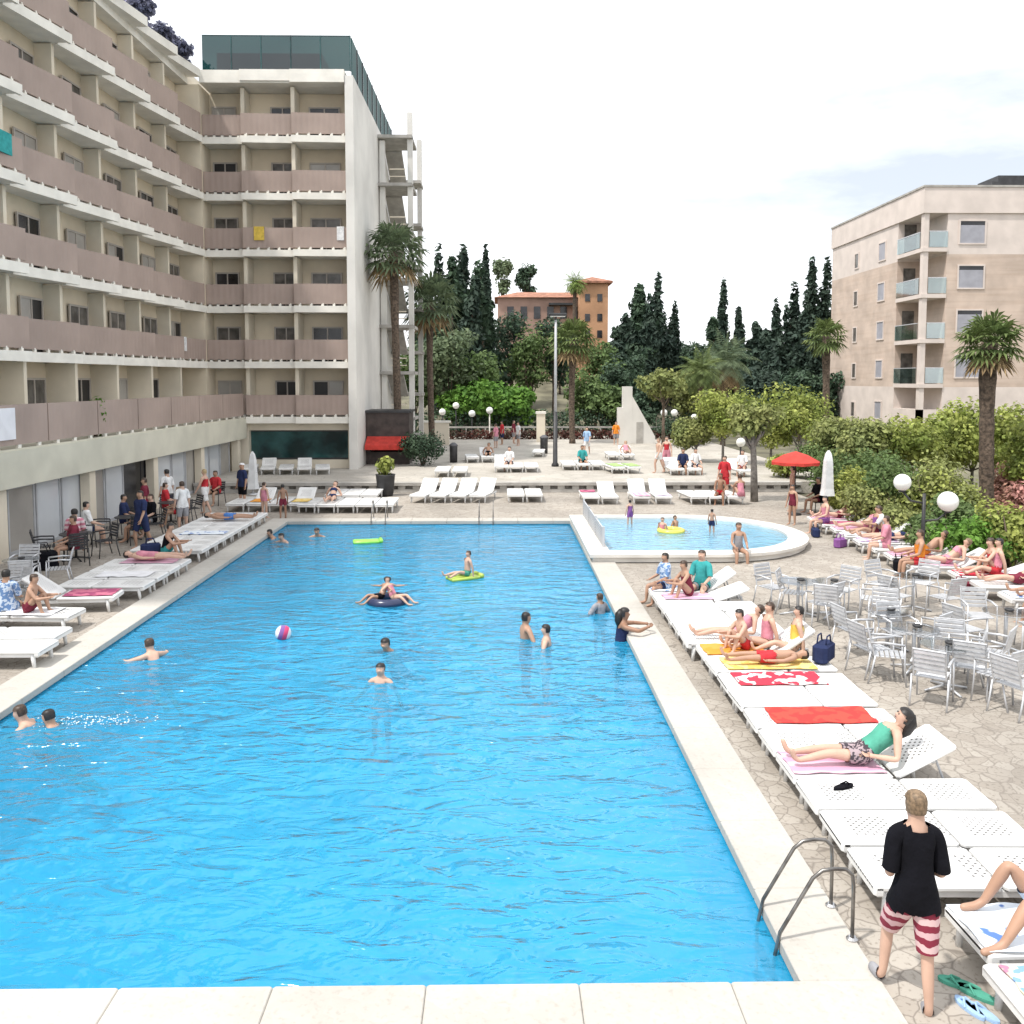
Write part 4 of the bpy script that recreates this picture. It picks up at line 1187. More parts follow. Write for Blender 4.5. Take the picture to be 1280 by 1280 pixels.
mid = [ # px, top, Y, r, leaf, label, n
 (560, 396, 72, 3.0, 'leaf_grey', 'grey green tree beside the hotel stair tower', 1900), (592, 432, 73, 3.0, 'leaf_mid', 'mid green tree below the dark pines', 1800),
 (620, 466, 70.5, 2.9, 'leaf_bright', 'bright green leafy tree behind the far hedge', 2600), (575, 474, 70.5, 1.9, 'leaf_bright', 'smaller bright green tree left of the leafy one', 1300), (648, 478, 70.2, 1.6, 'leaf_bright', 'low bright green tree right of the leafy one', 1100),
 (664, 386, 86, 3.0, 'leaf_mid', 'mid green tree in front of the villa wall', 1900), (640, 378, 92, 2.6, 'leaf_dark', 'dark tree under the left end of the villa', 1500), (692, 384, 88, 2.8, 'leaf_dark', 'dark green tree behind the tall lamp post', 1600), (745, 420, 82, 2.8, 'leaf_mid', 'mid green tree below the villa tower', 1800), (735, 455, 72, 2.5, 'leaf_mid', 'mid green tree right of the thatched palm', 1500),
 (770, 445, 76, 2.6, 'leaf_dark', 'dark tree left of the white garden wall', 1700), (790, 430, 84, 2.4, 'leaf_dark', 'dark tree above the white garden wall', 1500), (757, 475, 70.3, 1.9, 'leaf_mid', 'low green tree behind the hedge left of the white wall', 1200),
 (855, 425, 100, 3.0, 'leaf_dark', 'dark tree in the dip of the skyline', 1500), (880, 428, 102, 2.8, 'leaf_dark', 'rounded dark tree right of the skyline dip', 1300), (925, 425, 90, 2.6, 'leaf_dark', 'dark tree behind the feather palms', 1500),
 (855, 452, 70, 2.0, 'leaf_olive', 'olive toned tree behind the brown topped one', 1200), (700, 402, 100, 2.6, 'leaf_mid', 'green tree hiding the right end of the villa roof', 1300), (618, 392, 100, 2.2, 'leaf_dark', 'dark tree at the left corner of the villa', 1200), (518, 420, 74, 2.2, 'leaf_mid', 'green tree behind the hotel stair tower', 1200),
 (960, 450, 74, 2.6, 'leaf_cypress', 'very dark tree right of the feather palms', 1700), (1000, 455, 70, 2.4, 'leaf_dark', 'dark tree behind the yellow green shrubs', 1500), (1035, 450, 70, 2.0, 'leaf_dark', 'dark tree at the left corner of the apartment block', 1300), (808, 470, 72, 2.0, 'leaf_dark', 'dark tree just above the white wall', 1200)]
for i, (px, tp, Y, r, lf, lb, n) in enumerate(mid):
    b, h = place(px, tp, Y)
    tree('broadleaf_tree', lb, 'tree', b, h, r * 1.1, lf, 'trunk', .18, int(n * 1.7), .22, 11, 100 + i, 'trees behind the terrace', .12)
b, h = place(830, 460, 58)
tree('broadleaf_tree', 'brown olive flat topped tree beside the white garden wall', 'tree', b, h, 2.0, 'leaf_olive', 'trunk', .55, 1600, .2, 9, 150, None, .1, .7)
# --- palms
for (px, tp, Y, cr, fan, lf, lb, sd, nf) in (
    (494, 315, 47.5, 2.0, True, 'leaf_grey', 'tall shaggy palm close to the hotel stair tower', 1, 44),
    (538, 378, 58, 2.3, True, 'leaf_grey', 'second palm right of the hotel, lower and greener', 2, 44),
    (716, 425, 61, 1.9, True, 'palm_leaf', 'palm with a skirt of dry fronds beside the tall lamp post', 3, 46),
    (718, 353, 104, 1.9, False, 'palm_leaf_light', 'bright green palm rising in front of the villa roof', 4, 36),
    (906, 452, 64, 2.6, False, 'leaf_grey', 'grey green feather palm behind the yellow shrubs', 5, 44),
    (876, 462, 60, 2.0, False, 'palm_leaf', 'smaller feather palm left of the grey green one', 6, 36),
    (1034, 420, 52, 1.35, True, 'palm_leaf', 'dark stemmed fan palm before the apartment block corner', 7, 36),
    (1238, 428, 29.4, 1.22, True, 'palm_leaf', 'nearest fan palm with a thick dark trunk at right', 8, 52)):
    b, h = place(px, tp, Y)
    palm(lb, b, h, cr, fan, lf, .23 if sd == 8 else .2, sd, nf, thatch=sd in (1, 2, 3, 5, 8))
# --- shrubs and small trees of the garden on the right: px, top, Y, r, leaf, kind, label
gard = [
 (905, 487, 46, 1.7, 'leaf_yellow', 't', 'yellow green tree left of the leaning grey trunk'), (870, 520, 47, 1.3, 'leaf_olive', 't', 'small olive tree right of the white garden wall'), (1003, 482, 44, 1.8, 'leaf_yellow', 't', 'round yellow green tree above the red parasol'),
 (965, 505, 45, 1.5, 'leaf_yellow', 't', 'yellow green tree between two rounder ones'), (1055, 522, 39, 1.5, 'leaf_olive', 't', 'olive tree left of the pale corner of the apartment block'), (1095, 530, 34, 1.4, 'leaf_olive', 't', 'loose olive shrub tree under the apartment windows'),
 (1140, 520, 34, 1.7, 'leaf_yellow', 't', 'yellow green tree under the glass balconies'), (1185, 505, 35, 1.7, 'leaf_yellow', 't', 'broad yellow green tree left of the near palm trunk'), (1270, 500, 34, 1.6, 'leaf_yellow', 't', 'yellow green tree right of the near palm trunk'), (1218, 520, 37, 1.6, 'leaf_yellow', 't', 'yellow green tree behind the near palm trunk'), (1300, 520, 30, 1.4, 'leaf_yellow', 't', 'yellow green tree at the right edge'),
 (1120, 560, 28, 1.2, 'leaf_mid', 'b', 'mid green bush left of the globe lamp'), (1165, 565, 27, 1.3, 'leaf_olive', 'b', 'olive bush behind the globe lamp'), (1178, 580, 27, 1.2, 'leaf_yellow', 'b', 'yellow green bush right of the globe lamp'), (1215, 640, 22.5, 1.05, 'leaf_bright', 'b', 'fresh green low bush behind the sunbathers'), (1195, 618, 24.5, 1.0, 'leaf_mid', 'b', 'green bush behind the low fresh one'),
 (1268, 612, 22, .9, 'leaf_yellow', 'b', 'yellow green bush at the right frame edge'), (1066, 582, 30.5, .8, 'leaf_yellow', 'b', 'bright yellow green shrub right of the closed parasol'), (1095, 600, 27.5, 1.0, 'leaf_olive', 'b', 'brownish shrub behind the loungers'), (1130, 625, 25.5, 1.0, 'leaf_olive', 'b', 'olive shrub left of the lamp pole'), (1160, 645, 24.0, .8, 'leaf_mid', 'b', 'low green shrub at the lamp pole'),
 (1085, 555, 32, 1.2, 'leaf_mid', 'b', 'mid green bush behind the yellow shrub'), (1268, 575, 31, 1.1, 'leaf_pink', 'b', 'pinkish flowering bush right of the near palm'), (1278, 600, 27, 1.0, 'leaf_pink', 'b', 'pink flowering bush in front of another'), (1050, 560, 35, 1.2, 'leaf_mid', 'b', 'green bush behind the closed parasol'), (1025, 548, 39, 1.2, 'leaf_mid', 'b', 'green bush behind the red parasol'),
 (985, 560, 39.5, 1.0, 'leaf_yellow', 'b', 'low yellow green bush left of the red parasol'), (840, 520, 66, 1.6, 'leaf_dark', 'b', 'dark clipped bush right of the white garden wall'), (528, 532, 45.3, 1.05, 'leaf_dark', 'b', 'round dark bush beside the brown kiosk')]
for i, (px, tp, Y, r, lf, kd, lb) in enumerate(gard):
    b, h = place(px, tp, Y); r *= 1.2
    if Y < 37.8: b.z = 0
    if kd == 't': tree('garden_tree', lb, 'tree', b, h, r, lf, 'trunk_grey', .3, 4200, .115, 12, 200 + i, 'garden trees on the right', .07)
    else: bush('garden_bush', lb, 'bush', b, r, r, h, lf, 3000, .085, 300 + i, 'bushes of the garden border')
b = G(943, 627)
tree('garden_tree', 'shade tree with a bare leaning grey trunk above the loungers', 'tree', b, A(940, 492, b.y).z, 1.35, 'leaf_olive', 'trunk_grey', .55, 1500, .13, 8, 250, 'garden trees on the right', .13, .7, .6, -.12)
# --- hedges, planting by the far edge
hd = thing('hedge', 'long dark clipped hedge closing the terrace at the far end', 'hedge', (0, 69.6, TZ))
rnd = random.Random(5); bl = [((x_ * 1.05 - 8, 0, 1.0), (.8, .6, 1.15), 1) for x_ in range(24)]
mb = MB(); leaf_cloud(mb, bl, 5200, .16, rnd, shell=.8); mb.build('foliage', M['leaf_dark'], hd)
hd = thing('flower_hedge', 'low dark red planted hedge in front of the far rail', 'hedge', (0, 65.5, TZ))
bl = [((x_ * .8 - 3.4, 0, .3), (.6, .45, .42), 1) for x_ in range(22)]
mb = MB(); leaf_cloud(mb, bl, 3400, .13, rnd, shell=.75); mb.build('foliage', M['leaf_red'], hd)
rl = thing('balustrade', 'pale low balustrade rail running above the red planted hedge', 'railing', (0, 66.4, TZ))
b = MB(); b.box(-4, 14, -.06, .06, .78, .9); b.build('rail', M['concrete'], rl)
for i in range(13):
    b = MB(); b.box(-4 + i * 1.45, -3.9 + i * 1.45, -.05, .05, 0, .78); b.build('post', M['concrete'], rl)
# --- roof garden on the long wing
for i, (s, r, h) in enumerate(((1.2, .8, 1.2), (3.4, .9, 1.0), (5.6, .8, 1.35), (8.2, 1.0, 1.1), (10.6, .9, 1.5), (13.0, .9, 1.2))):
    p = TL(Vector((s, -.45, RZ + .62))); h *= .95
    bush('roof_plant', ['bushy bluish plant at the inner corner of the roof edge', 'low bluish plant second from the roof corner', 'spiky bluish plant third along the roof edge', 'broad bluish plant fourth along the roof edge', 'tall bluish plant fifth along the roof edge', 'last bluish plant in view on the roof edge'][i], 'plant', p, r, r * 1.2, h, 'leaf_blue', 1300, .13, 400 + i, 'plants along the roof edge')
p = TL(Vector((14.6, TD - .35, FL0 + .24)))
bush('potted_plant', 'leafy green plant standing on the first floor terrace behind the parapet', 'plant', p, .4, .4, 1.55, 'leaf_bright', 260, .12, 420, None, 4)
# --- lamps
def globe_lamp(label, loc, h, arms, r=.24, pole='dark', group=None):
    o = thing('globe_lamp', label, 'lamp', loc, 0, group)
    b = MB(); b.lathe([(.11, 0), (.11, .05), (.055, .12), (.05, h * .5), (.04, h)], n=10); b.build('pole', M[pole], o, True)
    for (dx, dy, z, rr) in arms:
        b = MB(); b.tube([(0, 0, z - .5), (dx * .6, dy * .6, z - .45), (dx, dy, z - rr)], .025, 6); b.lathe([(.07, -.03), (.09, 0), (.07, .05)], (dx, dy, z - rr), 10)
        a = b.build('arm', M['dark'], o, True)
        b = MB(); b.sphere((dx, dy, z), rr, 16, 10); b.build('globe', M['globe'], a, True)
    return o
lp = G(1152, 717)
g1, g2 = A(1128, 603, lp.y + .15), A(1185, 627, lp.y - .1)
globe_lamp('black garden lamp with two white globes by the sunbathers', lp, 2.0, [(g1.x - lp.x, .15, g1.z, .21), (g2.x - lp.x, -.1, g2.z, .25)])
for i, (px, tp, Y) in enumerate(((553, 515, 66.8), (570, 507, 68), (590, 517, 66.8), (612, 513, 66), (830, 516, 65), (843, 516, 65), (868, 522, 62), (926, 553, 50))):
    p = A(px, tp, Y)
    lab = ['globe lamp nearest the brown kiosk at the far hedge', 'taller globe lamp behind the far hedge', 'globe lamp third from the kiosk along the far rail', 'globe lamp on a thick cream post at the far rail', 'left globe of two close lamps right of the white wall', 'right globe of two close lamps right of the white wall', 'globe lamp before the dark bush on the right of the terrace', 'globe lamp beside the leaning tree trunk'][i]
    globe_lamp('white ' + lab, (p.x, p.y, TZ), p.z - TZ, [(0, 0, p.z - TZ, .26)], pole='slab' if i == 3 else 'dark', group='globe lamps along the far terrace edge')
lb_ = G(694, 583, TZ)
o = thing('street_lamp', 'tall lamp post dark below and pale above, with a small dark head', 'lamp', lb_)
ht = A(694, 400, lb_.y).z - TZ; hm = A(694, 515, lb_.y).z - TZ
b = MB(); b.lathe([(.19, 0), (.19, .1), (.12, .2), (.10, hm)], n=12); b.build('base_post', M['dark'], o, True)
b = MB(); b.lathe([(.08, hm), (.06, ht)], n=10); b.build('pole', M['plastic_grey'], o, True)
b = MB(); b.rbox(-.35, .55, -.16, .16, ht + .2, ht + .34, .05); b.tube([(0, 0, ht - .1), (0, 0, ht + .25)], .06, 8); h_ = b.build('lamp_head', M['dark'], o)
b = MB(); b.rbox(-.28, .48, -.12, .12, ht + .16, ht + .2, .02); b.build('diffuser', M['globe'], h_)
# ------------------------------------------------------------------ furniture
LZ = .335
def make_lounger(ang):
    o = thing('sun_lounger', 'x', 'sun lounger')
    b = MB(); b.rbox(0, 1.14, -.335, .335, LZ - .06, LZ, .03); b.rbox(.0, .10, -.335, .335, LZ - .10, LZ - .01, .02)
    b.build('bed', M['perf'], o)
    b = MB(); b.rbox(0, .76, -.335, .335, -.06, 0, .03)
    r = b.build('backrest', M['perf'], o); r.location = (1.16, 0, LZ); r.rotation_euler = (0, -R(ang), 0)
    b = MB(); b.box(.04, 1.9, -.30, -.26, LZ - .12, LZ - .065); b.box(.04, 1.9, .26, .30, LZ - .12, LZ - .065); b.build('side_rail', M['plastic'], o)
    for x in (.14, 1.62):
        for y in (-.28, .28):
            b = MB(); b.tube([(x, y, LZ - .07), (x + (.03 if x > 1 else -.03), y, .0)], [.04, .028], 8); b.build('leg', M['plastic'], o, True)
    if ang > 5:
        b = MB(); e = Vector((1.16 + .55 * math.cos(R(ang)), 0, LZ + .55 * math.sin(R(ang)) - .06))
        for y in (-.2, .2): b.tube([(e.x, y, e.z), (e.x + .12, y, LZ - .1)], .014, 6)
        b.build('prop', M['plastic_grey'], o)
    return o
PROTO, USED = {}, set()
def lounger(x, y, rz, label, group, ang=0):
    if ang not in PROTO: PROTO[ang] = make_lounger(ang)
    if ang not in USED:
        USED.add(ang); o = PROTO[ang]; o.location = (x, y, 0); o.rotation_euler = (0, 0, rz); o['label'] = label; o['group'] = group
        o.location.z = TZ if y > 37.8 else 0
        return o
    return dup(PROTO[ang], (x, y, TZ if y > 37.8 else 0), rz, label, group)
def towel(cx, cy, z, rz, L_, W_, m, label, seed=0, drop=.0):
    rnd = random.Random(seed)
    mb = MB(); nx, ny = 14, 6
    vs = []
    for j in range(ny + 1):
        for i in range(nx + 1):
            u, v = i / nx - .5, j / ny - .5
            zz = .006 + .006 * math.sin(i * 1.3 + seed) * math.cos(j * 1.1 + seed * 2) + rnd.uniform(0, .004)
            vs.append((u * L_ + rnd.gauss(0, .008), v * W_ + .012 * math.sin(i + seed), zz + .006))
    fs = [(j * (nx + 1) + i, j * (nx + 1) + i + 1, (j + 1) * (nx + 1) + i + 1, (j + 1) * (nx + 1) + i) for j in range(ny) for i in range(nx)]
    q = len(vs); mb.add(vs + [(x, y, zz - .006) for x, y, zz in vs], fs + [tuple(q + k for k in reversed(f)) for f in fs])
    o = mb.build('towel', m, None, True); o.location = (cx, cy, z + .002); o.rotation_euler = (0, 0, rz)
    return tag(o, label, 'towel')
T_RED = blotch('red_towel', (.62, .035, .03), (.66, .06, .04), 5)
T_REDW = blotch('red_white_towel', (.62, .03, .06), (.75, .62, .62), 4.5, .52, .54)
T_BLUE = blotch('blue_white_towel', (.10, .2, .5), (.72, .78, .84), 4, .40, .43)
T_PINK = stripes('pink_towel', [(.62, .33, .46), (.70, .46, .56)], 'Y', .12)
T_LILAC = blotch('lilac_towel', (.55, .42, .66), (.72, .66, .76), 5)
T_YEL = blotch('yellow_towel', (.72, .48, .12), (.76, .6, .25), 5)
T_CERISE = blotch('cerise_towel', (.30, .05, .13), (.5, .14, .22), 4)
T_MULTI = blotch('printed_towel', (.45, .2, .3), (.72, .66, .45), 7, .4, .47, c3=(.2, .35, .6))
T_ORANGE = blotch('orange_towel', (.75, .28, .03), (.72, .33, .06), 4)
T_GREEN = blotch('green_towel', (.25, .4, .12), (.36, .46, .2), 4)
T_WHITE = mat('white_towel', (.76, .76, .78), .95, .05, 4, .3, 30)

# row on the right of the pool
RX0, RY = 3.32, 7.78
ANGR = {3: 28, 8: 0, 9: 35, 12: 0, 14: 20, 15: 35, 1: 0}
RLAB = {0: 'empty white sun lounger at the near end of the row, beside the standing man', 1: 'empty white sun lounger just behind the one beside the standing man', 2: 'empty white sun lounger next to the reclining woman, on her near side', 3: 'white sun lounger with raised back carrying the reclining woman in a green top',
        4: 'empty white sun lounger between the red towel and the reclining woman', 5: 'white sun lounger spread with a plain red towel', 6: 'empty white sun lounger between the two red towels', 7: 'white sun lounger spread with a red and white towel',
        8: 'white sun lounger with the yellow towel and a lying child', 9: 'white sun lounger with raised back where a group of children sits', 10: 'white sun lounger just beyond the group of children', 11: 'empty white sun lounger second beyond the group of children', 12: 'empty white sun lounger third beyond the group of children',
        13: 'empty white sun lounger fourth beyond the group of children', 14: 'white sun lounger with slightly raised back and a pink towel near the paddling pool', 15: 'white sun lounger at the far end of the row with a blue towel'}
for i in range(16):
    lounger(RX0 + (.0 if i < 10 else -.12), RY + .72 * i + random.uniform(-.02, .02), random.uniform(-.03, .03), RLAB[i], 'sun loungers in the row right of the pool', ANGR.get(i, 0))
lounger(3.80, 6.83, .03, 'white sun lounger at the right edge under a blue and white towel', 'sun loungers at the near right corner', 30)
lounger(3.70, 6.08, .0, 'white sun lounger nearest the camera under a printed towel', 'sun loungers at the near right corner', 0)
def rowy(i): return RY + .72 * i
TZL = LZ + .004
towel(RX0 + .95, rowy(5), TZL, .0, 1.35, .56, T_RED, 'plain red towel spread on a white lounger', 1)
towel(RX0 + .85, rowy(7), TZL, .02, 1.3, .56, T_REDW, 'red and white patterned towel on a lounger beyond the plain red one', 2)
towel(RX0 + .55, rowy(3), TZL, .0, 1.05, .6, T_PINK, 'pink towel under the reclining woman in a green top', 3)
towel(RX0 + .9, rowy(8), TZL, .0, 1.4, .6, T_YEL, 'yellow towel under a lying child in the right row', 4)
towel(RX0 + .55, rowy(9), TZL, .0, 1.0, .58, T_ORANGE, 'orange towel under the sitting children', 5)
towel(RX0 + .55, rowy(14), TZL, 0, 1.0, .55, T_PINK, 'pink towel on a lounger near the paddling pool', 6)
towel(RX0 + .3, rowy(15), TZL, 0, .75, .6, T_BLUE, 'blue and white towel at the far end of the right row', 7)
towel(4.32, 6.83, TZL, .03, 1.02, .62, T_BLUE, 'blue and white towel under the person with bent knees', 8)
towel(4.35, 6.08, TZL, .0, 1.1, .56, T_MULTI, 'many coloured printed towel on the nearest lounger', 9)
# left row
LX0 = -7.72
ln = 0
for i in range(9):
    lounger(LX0 - .1, 29.3 - .74 * i, PI, 'empty white sun lounger, %s from the far end of the left poolside row' % ORD[i], 'sun loungers in the row left of the pool', 0)
for i, (y, lb, a) in enumerate(((21.6, 'white sun lounger with a woman in pink lying on it, left row', 0), (20.85, 'empty white sun lounger just nearer than the woman in pink', 0), (20.1, 'empty white sun lounger in the middle of the short left block', 0), (19.3, 'empty white sun lounger beside the dark pink towel, left row', 0))):
    lounger(LX0, y, PI, lb, 'sun loungers in the row left of the pool', a)
lounger(-8.0, 18.35, PI + .08, 'white sun lounger with raised back under a dark pink towel', 'sun loungers in the row left of the pool', 35)
lounger(-8.15, 16.85, PI - .05, 'white sun lounger where two boys sit, left of the pool', 'sun loungers in the row left of the pool', 0)
lounger(-7.75, 15.5, PI, 'empty white sun lounger just nearer than the two boys', 'sun loungers in the row left of the pool', 0)
lounger(-7.6, 14.7, PI, 'empty white sun lounger closest to the camera on the left', 'sun loungers in the row left of the pool', 0)
towel(-8.55, 18.35, TZL, PI + .08, 1.0, .62, T_CERISE, 'dark pink towel on the raised lounger of the left row', 10)
towel(-8.6, 21.6, TZL, 0, 1.3, .6, T_PINK, 'pink towel under the woman lying in the left row', 11)
towel(-9.0, 16.85, TZL, -.05, 1.0, .6, T_WHITE, 'white towel under the two sitting boys on the left', 12)
# far side of the pool: feet towards the water
far = []
for i in range(5): far.append((-6.95 + .7 * i, 31.5, 0, 0, 'empty white sun lounger, %s from left in the packed front rank beyond the pool' % ORD[i]))
for i in range(3): far.append((-6.5 + .7 * i, 34.2, 0, 0, 'empty white sun lounger, %s from left in the rear rank beyond the pool' % ORD[i]))
for i in range(4): far.append((-3.2 + .78 * i, 34.1, -.25, 40, 'white sun lounger with raised back, %s from left of four set askew' % ORD[i]))
for i in range(2): far.append((.65 + .72 * i, 34.2, 0, 0, '%s lounger of the white pair standing alone beyond the pool centre' % ('left' if i == 0 else 'right')))
for i in range(2): far.append((3.55 + .72 * i, 33.6, 0, 30 if i else 0, '%s white lounger of the pair behind the grey barrier' % ('left flat' if i == 0 else 'right raised')))
for i in range(2): far.append((5.5 + .85 * i, 33.6, 0, 40, '%s white lounger of the pair with pink towels beyond the paddling pool' % ('left' if i == 0 else 'right')))
for i in range(3): far.append((7.7 + .72 * i, 33.5, .1, 0, 'white sun lounger, %s from left beside the leaning grey trunk' % ORD[i]))
for i in range(4): far.append((-9.6 + .76 * i, 31.8, 0, 30 if i % 2 else 0, 'white sun lounger, %s from left between the hotel glazing and the pool corner' % ORD[i]))
for i in range(3): far.append((.1 + .72 * i, 41.6, 0, 0 if i else 30, 'white terrace lounger, %s from left of the three left of the lamp post' % ORD[i]))
for i in range(3): far.append((3.4 + .72 * i, 42.6, 0, 0, 'white terrace lounger, %s from left of the three right of the lamp post' % ORD[i]))
for i in range(2): far.append((5.6 + .75 * i, 41.0, .15, 0, 'terrace lounger with a green towel, %s of a pair' % ('left' if i == 0 else 'right')))
for i in range(2): far.append((8.2 + .8 * i, 40.2, 0, 30, '%s white lounger of a pair on the terrace by the people in navy' % ('left' if i == 0 else 'right')))
for i in range(5): far.append((-11.6 + .85 * i, 40.8, .2, 25 if i % 2 else 0, 'white sun lounger below the dark panorama window, %s from left' % ORD[i]))
for x, y, rz, a, lb in far:
    lounger(x, y, PI / 2 + rz, lb, 'sun loungers beyond the pool', a)
towel(5.55, 34.1, TZL, PI / 2, 1.0, .6, T_PINK, 'pink towel on the left lounger of a pair beyond the paddling pool', 13)
towel(6.35, 34.15, TZL, PI / 2, 1.0, .6, T_LILAC, 'lilac towel on the right lounger of a pair beyond the paddling pool', 14)
towel(5.55, 41.9, TZ + TZL, PI / 2 + .15, 1.5, .6, T_GREEN, 'green towel on the left of two terrace loungers', 15)
towel(6.3, 41.9, TZ + TZL, PI / 2 + .15, 1.5, .6, T_GREEN, 'green towel on the right of two terrace loungers', 16)
towel(3.55, 35.1, TZL, PI / 2, .7, .6, T_CERISE, 'dark pink towel at the head of the lounger behind the grey barrier', 17)
towel(-8.84, 32.6, TZL, PI / 2, 1.0, .6, T_ORANGE, 'orange towel on a lounger by the far left pool corner', 18)
towel(-7.32, 32.6, TZL, PI / 2, 1.0, .6, T_YEL, 'pale yellow towel on a lounger by the far left pool corner', 19)
# row under the hedge
HY = [16.9, 17.9, 19.0, 20.0, 21.1, 22.2, 23.2, 24.2, 25.2, 26.2, 27.2, 28.2]
HL = ['at the right frame edge', 'with a blue towel over its raised back', 'with a bare white bed', 'with a crimson towel', 'behind the lamp pole', 'with a rose towel', 'with an empty flat bed', 'with a lilac towel', 'with white fabric', 'with a salmon towel', 'next to the closed parasol', 'farthest, near the red parasol']
HT = [T_CERISE, T_BLUE, None, T_REDW, T_PINK, T_PINK, None, T_LILAC, T_WHITE, T_PINK, T_CERISE, T_PINK]
HTL = ['dark pink towel on the lounger at the right frame edge', 'blue towel over the raised lounger under the hedge', '', 'crimson patterned towel on a hedge side lounger', 'rose striped towel on the lounger behind the lamp pole', 'rose striped towel just beyond the lamp pole', '', 'lilac towel on a hedge side lounger', 'white towel on a hedge side lounger', 'salmon pink towel on a hedge side lounger', 'dark pink towel beside the closed parasol', 'pink towel under the far end of the hedge row']
HA = [0, 40, 0, 20, 30, 20, 0, 0, 30, 20, 30, 40]
for i, y in enumerate(HY):
    x = 9.95 + (.55 if y < 20.5 else 0) + (.1 if y > 26 else 0)
    lounger(x, y, -.12, 'white sun lounger under the garden hedge ' + HL[i], 'sun loungers under the garden hedge', HA[i])
    if HT[i]: towel(x + .6, y - .07, TZL, -.12, 1.05, .6, HT[i], HTL[i], 30 + i)

# aluminium chairs and round tables
def make_chair(legm, seatm):
    o = thing('armchair', 'x', 'chair')
    b = MB()
    for k in range(6): b.rbox(-.22 + k * .075, -.16 + k * .075, -.21, .21, .43, .45, .006)
    b.build('seat', seatm, o)
    b = MB()
    for k in range(5): b.rbox(-.27 - k * .018, -.25 - k * .018, -.21, .21, .53 + k * .07, .585 + k * .07, .006)
    b.tube([(-.23, -.22, .44), (-.34, -.22, .88), (-.34, .22, .88), (-.23, .22, .44)], .014, 6)
    b.build('backrest', seatm, o)
    for y in (-.25, .25):
        b = MB(); b.tube([(-.29, y, .66), (-.1, y, .68), (.2, y, .66)], .02, 6); b.build('armrest', seatm, o, True)
        b = MB(); b.tube([(.2, y, .66), (.21, y, .3), (.24, y, 0)], .015, 6); b.build('leg', legm, o, True)
        b = MB(); b.tube([(-.22, y, .46), (-.27, y, .2), (-.32, y, 0)], .015, 6); b.build('leg', legm, o, True)
    return o
def make_table(topm, legm, r=.42):
    o = thing('round_table', 'x', 'table')
    b = MB(); b.lathe([(.02, .70), (r, .70), (r + .01, .712), (r, .725), (.02, .725)], n=24); b.build('tabletop', topm, o)
    b = MB(); b.lathe([(.035, .06), (.03, .7)], n=10); b.build('pedestal', legm, o, True)
    b = MB()
    for k in range(4):
        t = PI / 4 + PI / 2 * k; b.tube([(0, 0, .09), (.2 * math.cos(t), .2 * math.sin(t), .05), (.36 * math.cos(t), .36 * math.sin(t), .015)], .02, 6)
    b.build('base', legm, o, True)
    return o
CH = {'alu': make_chair(M['alu'], M['alu']), 'dark': make_chair(M['dark'], M['wicker'])}
TB_ = {'alu': make_table(M['table_glass'], M['alu'], .38), 'dark': make_table(M['dark'], M['dark'], .4)}
UC, UT = set(), set()
def chair(kind, x, y, rz, label, group, z=0):
    if kind not in UC:
        UC.add(kind); o = CH[kind]; o.location = (x, y, z); o.rotation_euler = (0, 0, rz); o['label'] = label; o['group'] = group; return o
    return dup(CH[kind], (x, y, z), rz, label, group)
def table(kind, x, y, label, group, z=0):
    if kind not in UT:
        UT.add(kind); o = TB_[kind]; o.location = (x, y, z); o['label'] = label; o['group'] = group; return o
    return dup(TB_[kind], (x, y, z), random.uniform(0, 1), label, group)
def ashtray(x, y, z, label):
    b = MB(); b.lathe([(.05, 0), (.075, .01), (.08, .045), (.068, .045), (.055, .02), (.01, .018)], n=14)
    o = b.build('ashtray', M['dark'], None, True); o.location = (x, y, z); tag(o, label, 'ashtray', 'ashtrays on the tables')
tabs = [((1040, 726), 'farthest of the silver tables in the middle of the deck', 4), ((1110, 762), 'second silver table from the paddling pool', 3), ((1143, 783), 'third silver table from the paddling pool', 3), ((1184, 804), 'silver table crowded by chairs at the near end', 4), ((1258, 763), 'silver table by the right edge of the picture', 4), ((1142, 719), 'silver table right beside the garden lamp pole', 4), ((998, 725), 'silver table nearest the paddling pool rim', 2)]
for i, ((px, py), lb, nc) in enumerate(tabs):
    p = G(px, py, .74)
    table('alu', p.x, p.y, lb, 'silver tables on the open deck')
    ashtray(p.x + .05, p.y, .726, 'black ashtray on the ' + lb)
    a0 = random.uniform(0, 2)
    for k in range(nc):
        t = a0 + 2 * PI * k / nc + random.uniform(-.25, .25)
        d = .70 + random.uniform(-.04, .12)
        q = ORD[k]
        chair('alu', p.x + d * math.cos(t), p.y + d * math.sin(t), t + PI + random.uniform(-.3, .3), 'silver slatted armchair at the ' + lb, 'chairs round the ' + lb)
# tables along the glazing on the left
for i, (x, y, kd) in enumerate(((-10.6, 17.6, 'alu'), (-10.9, 20.0, 'alu'), (-11.3, 23.4, 'dark'), (-11.1, 26.3, 'dark'), (-11.0, 29.4, 'dark'))):
    lb = ['silver table nearest the camera along the hotel glazing', 'second silver table along the hotel glazing', 'dark table in front of the glazing beside the striped shirt', 'dark table in the middle of the seated crowd', 'dark table at the far end of the hotel glazing'][i]
    table(kd, x, y, lb, 'tables along the hotel glazing')
    for k in range(4):
        t = .6 + PI / 2 * k + random.uniform(-.2, .2)
        chair(kd, x + .72 * math.cos(t), y + .72 * math.sin(t), t + PI + random.uniform(-.3, .3), ('silver' if kd == 'alu' else 'dark woven') + ' armchair at the ' + lb, 'chairs round the ' + lb)
    if kd == 'alu': ashtray(x, y, .726, 'black ashtray on the ' + lb)

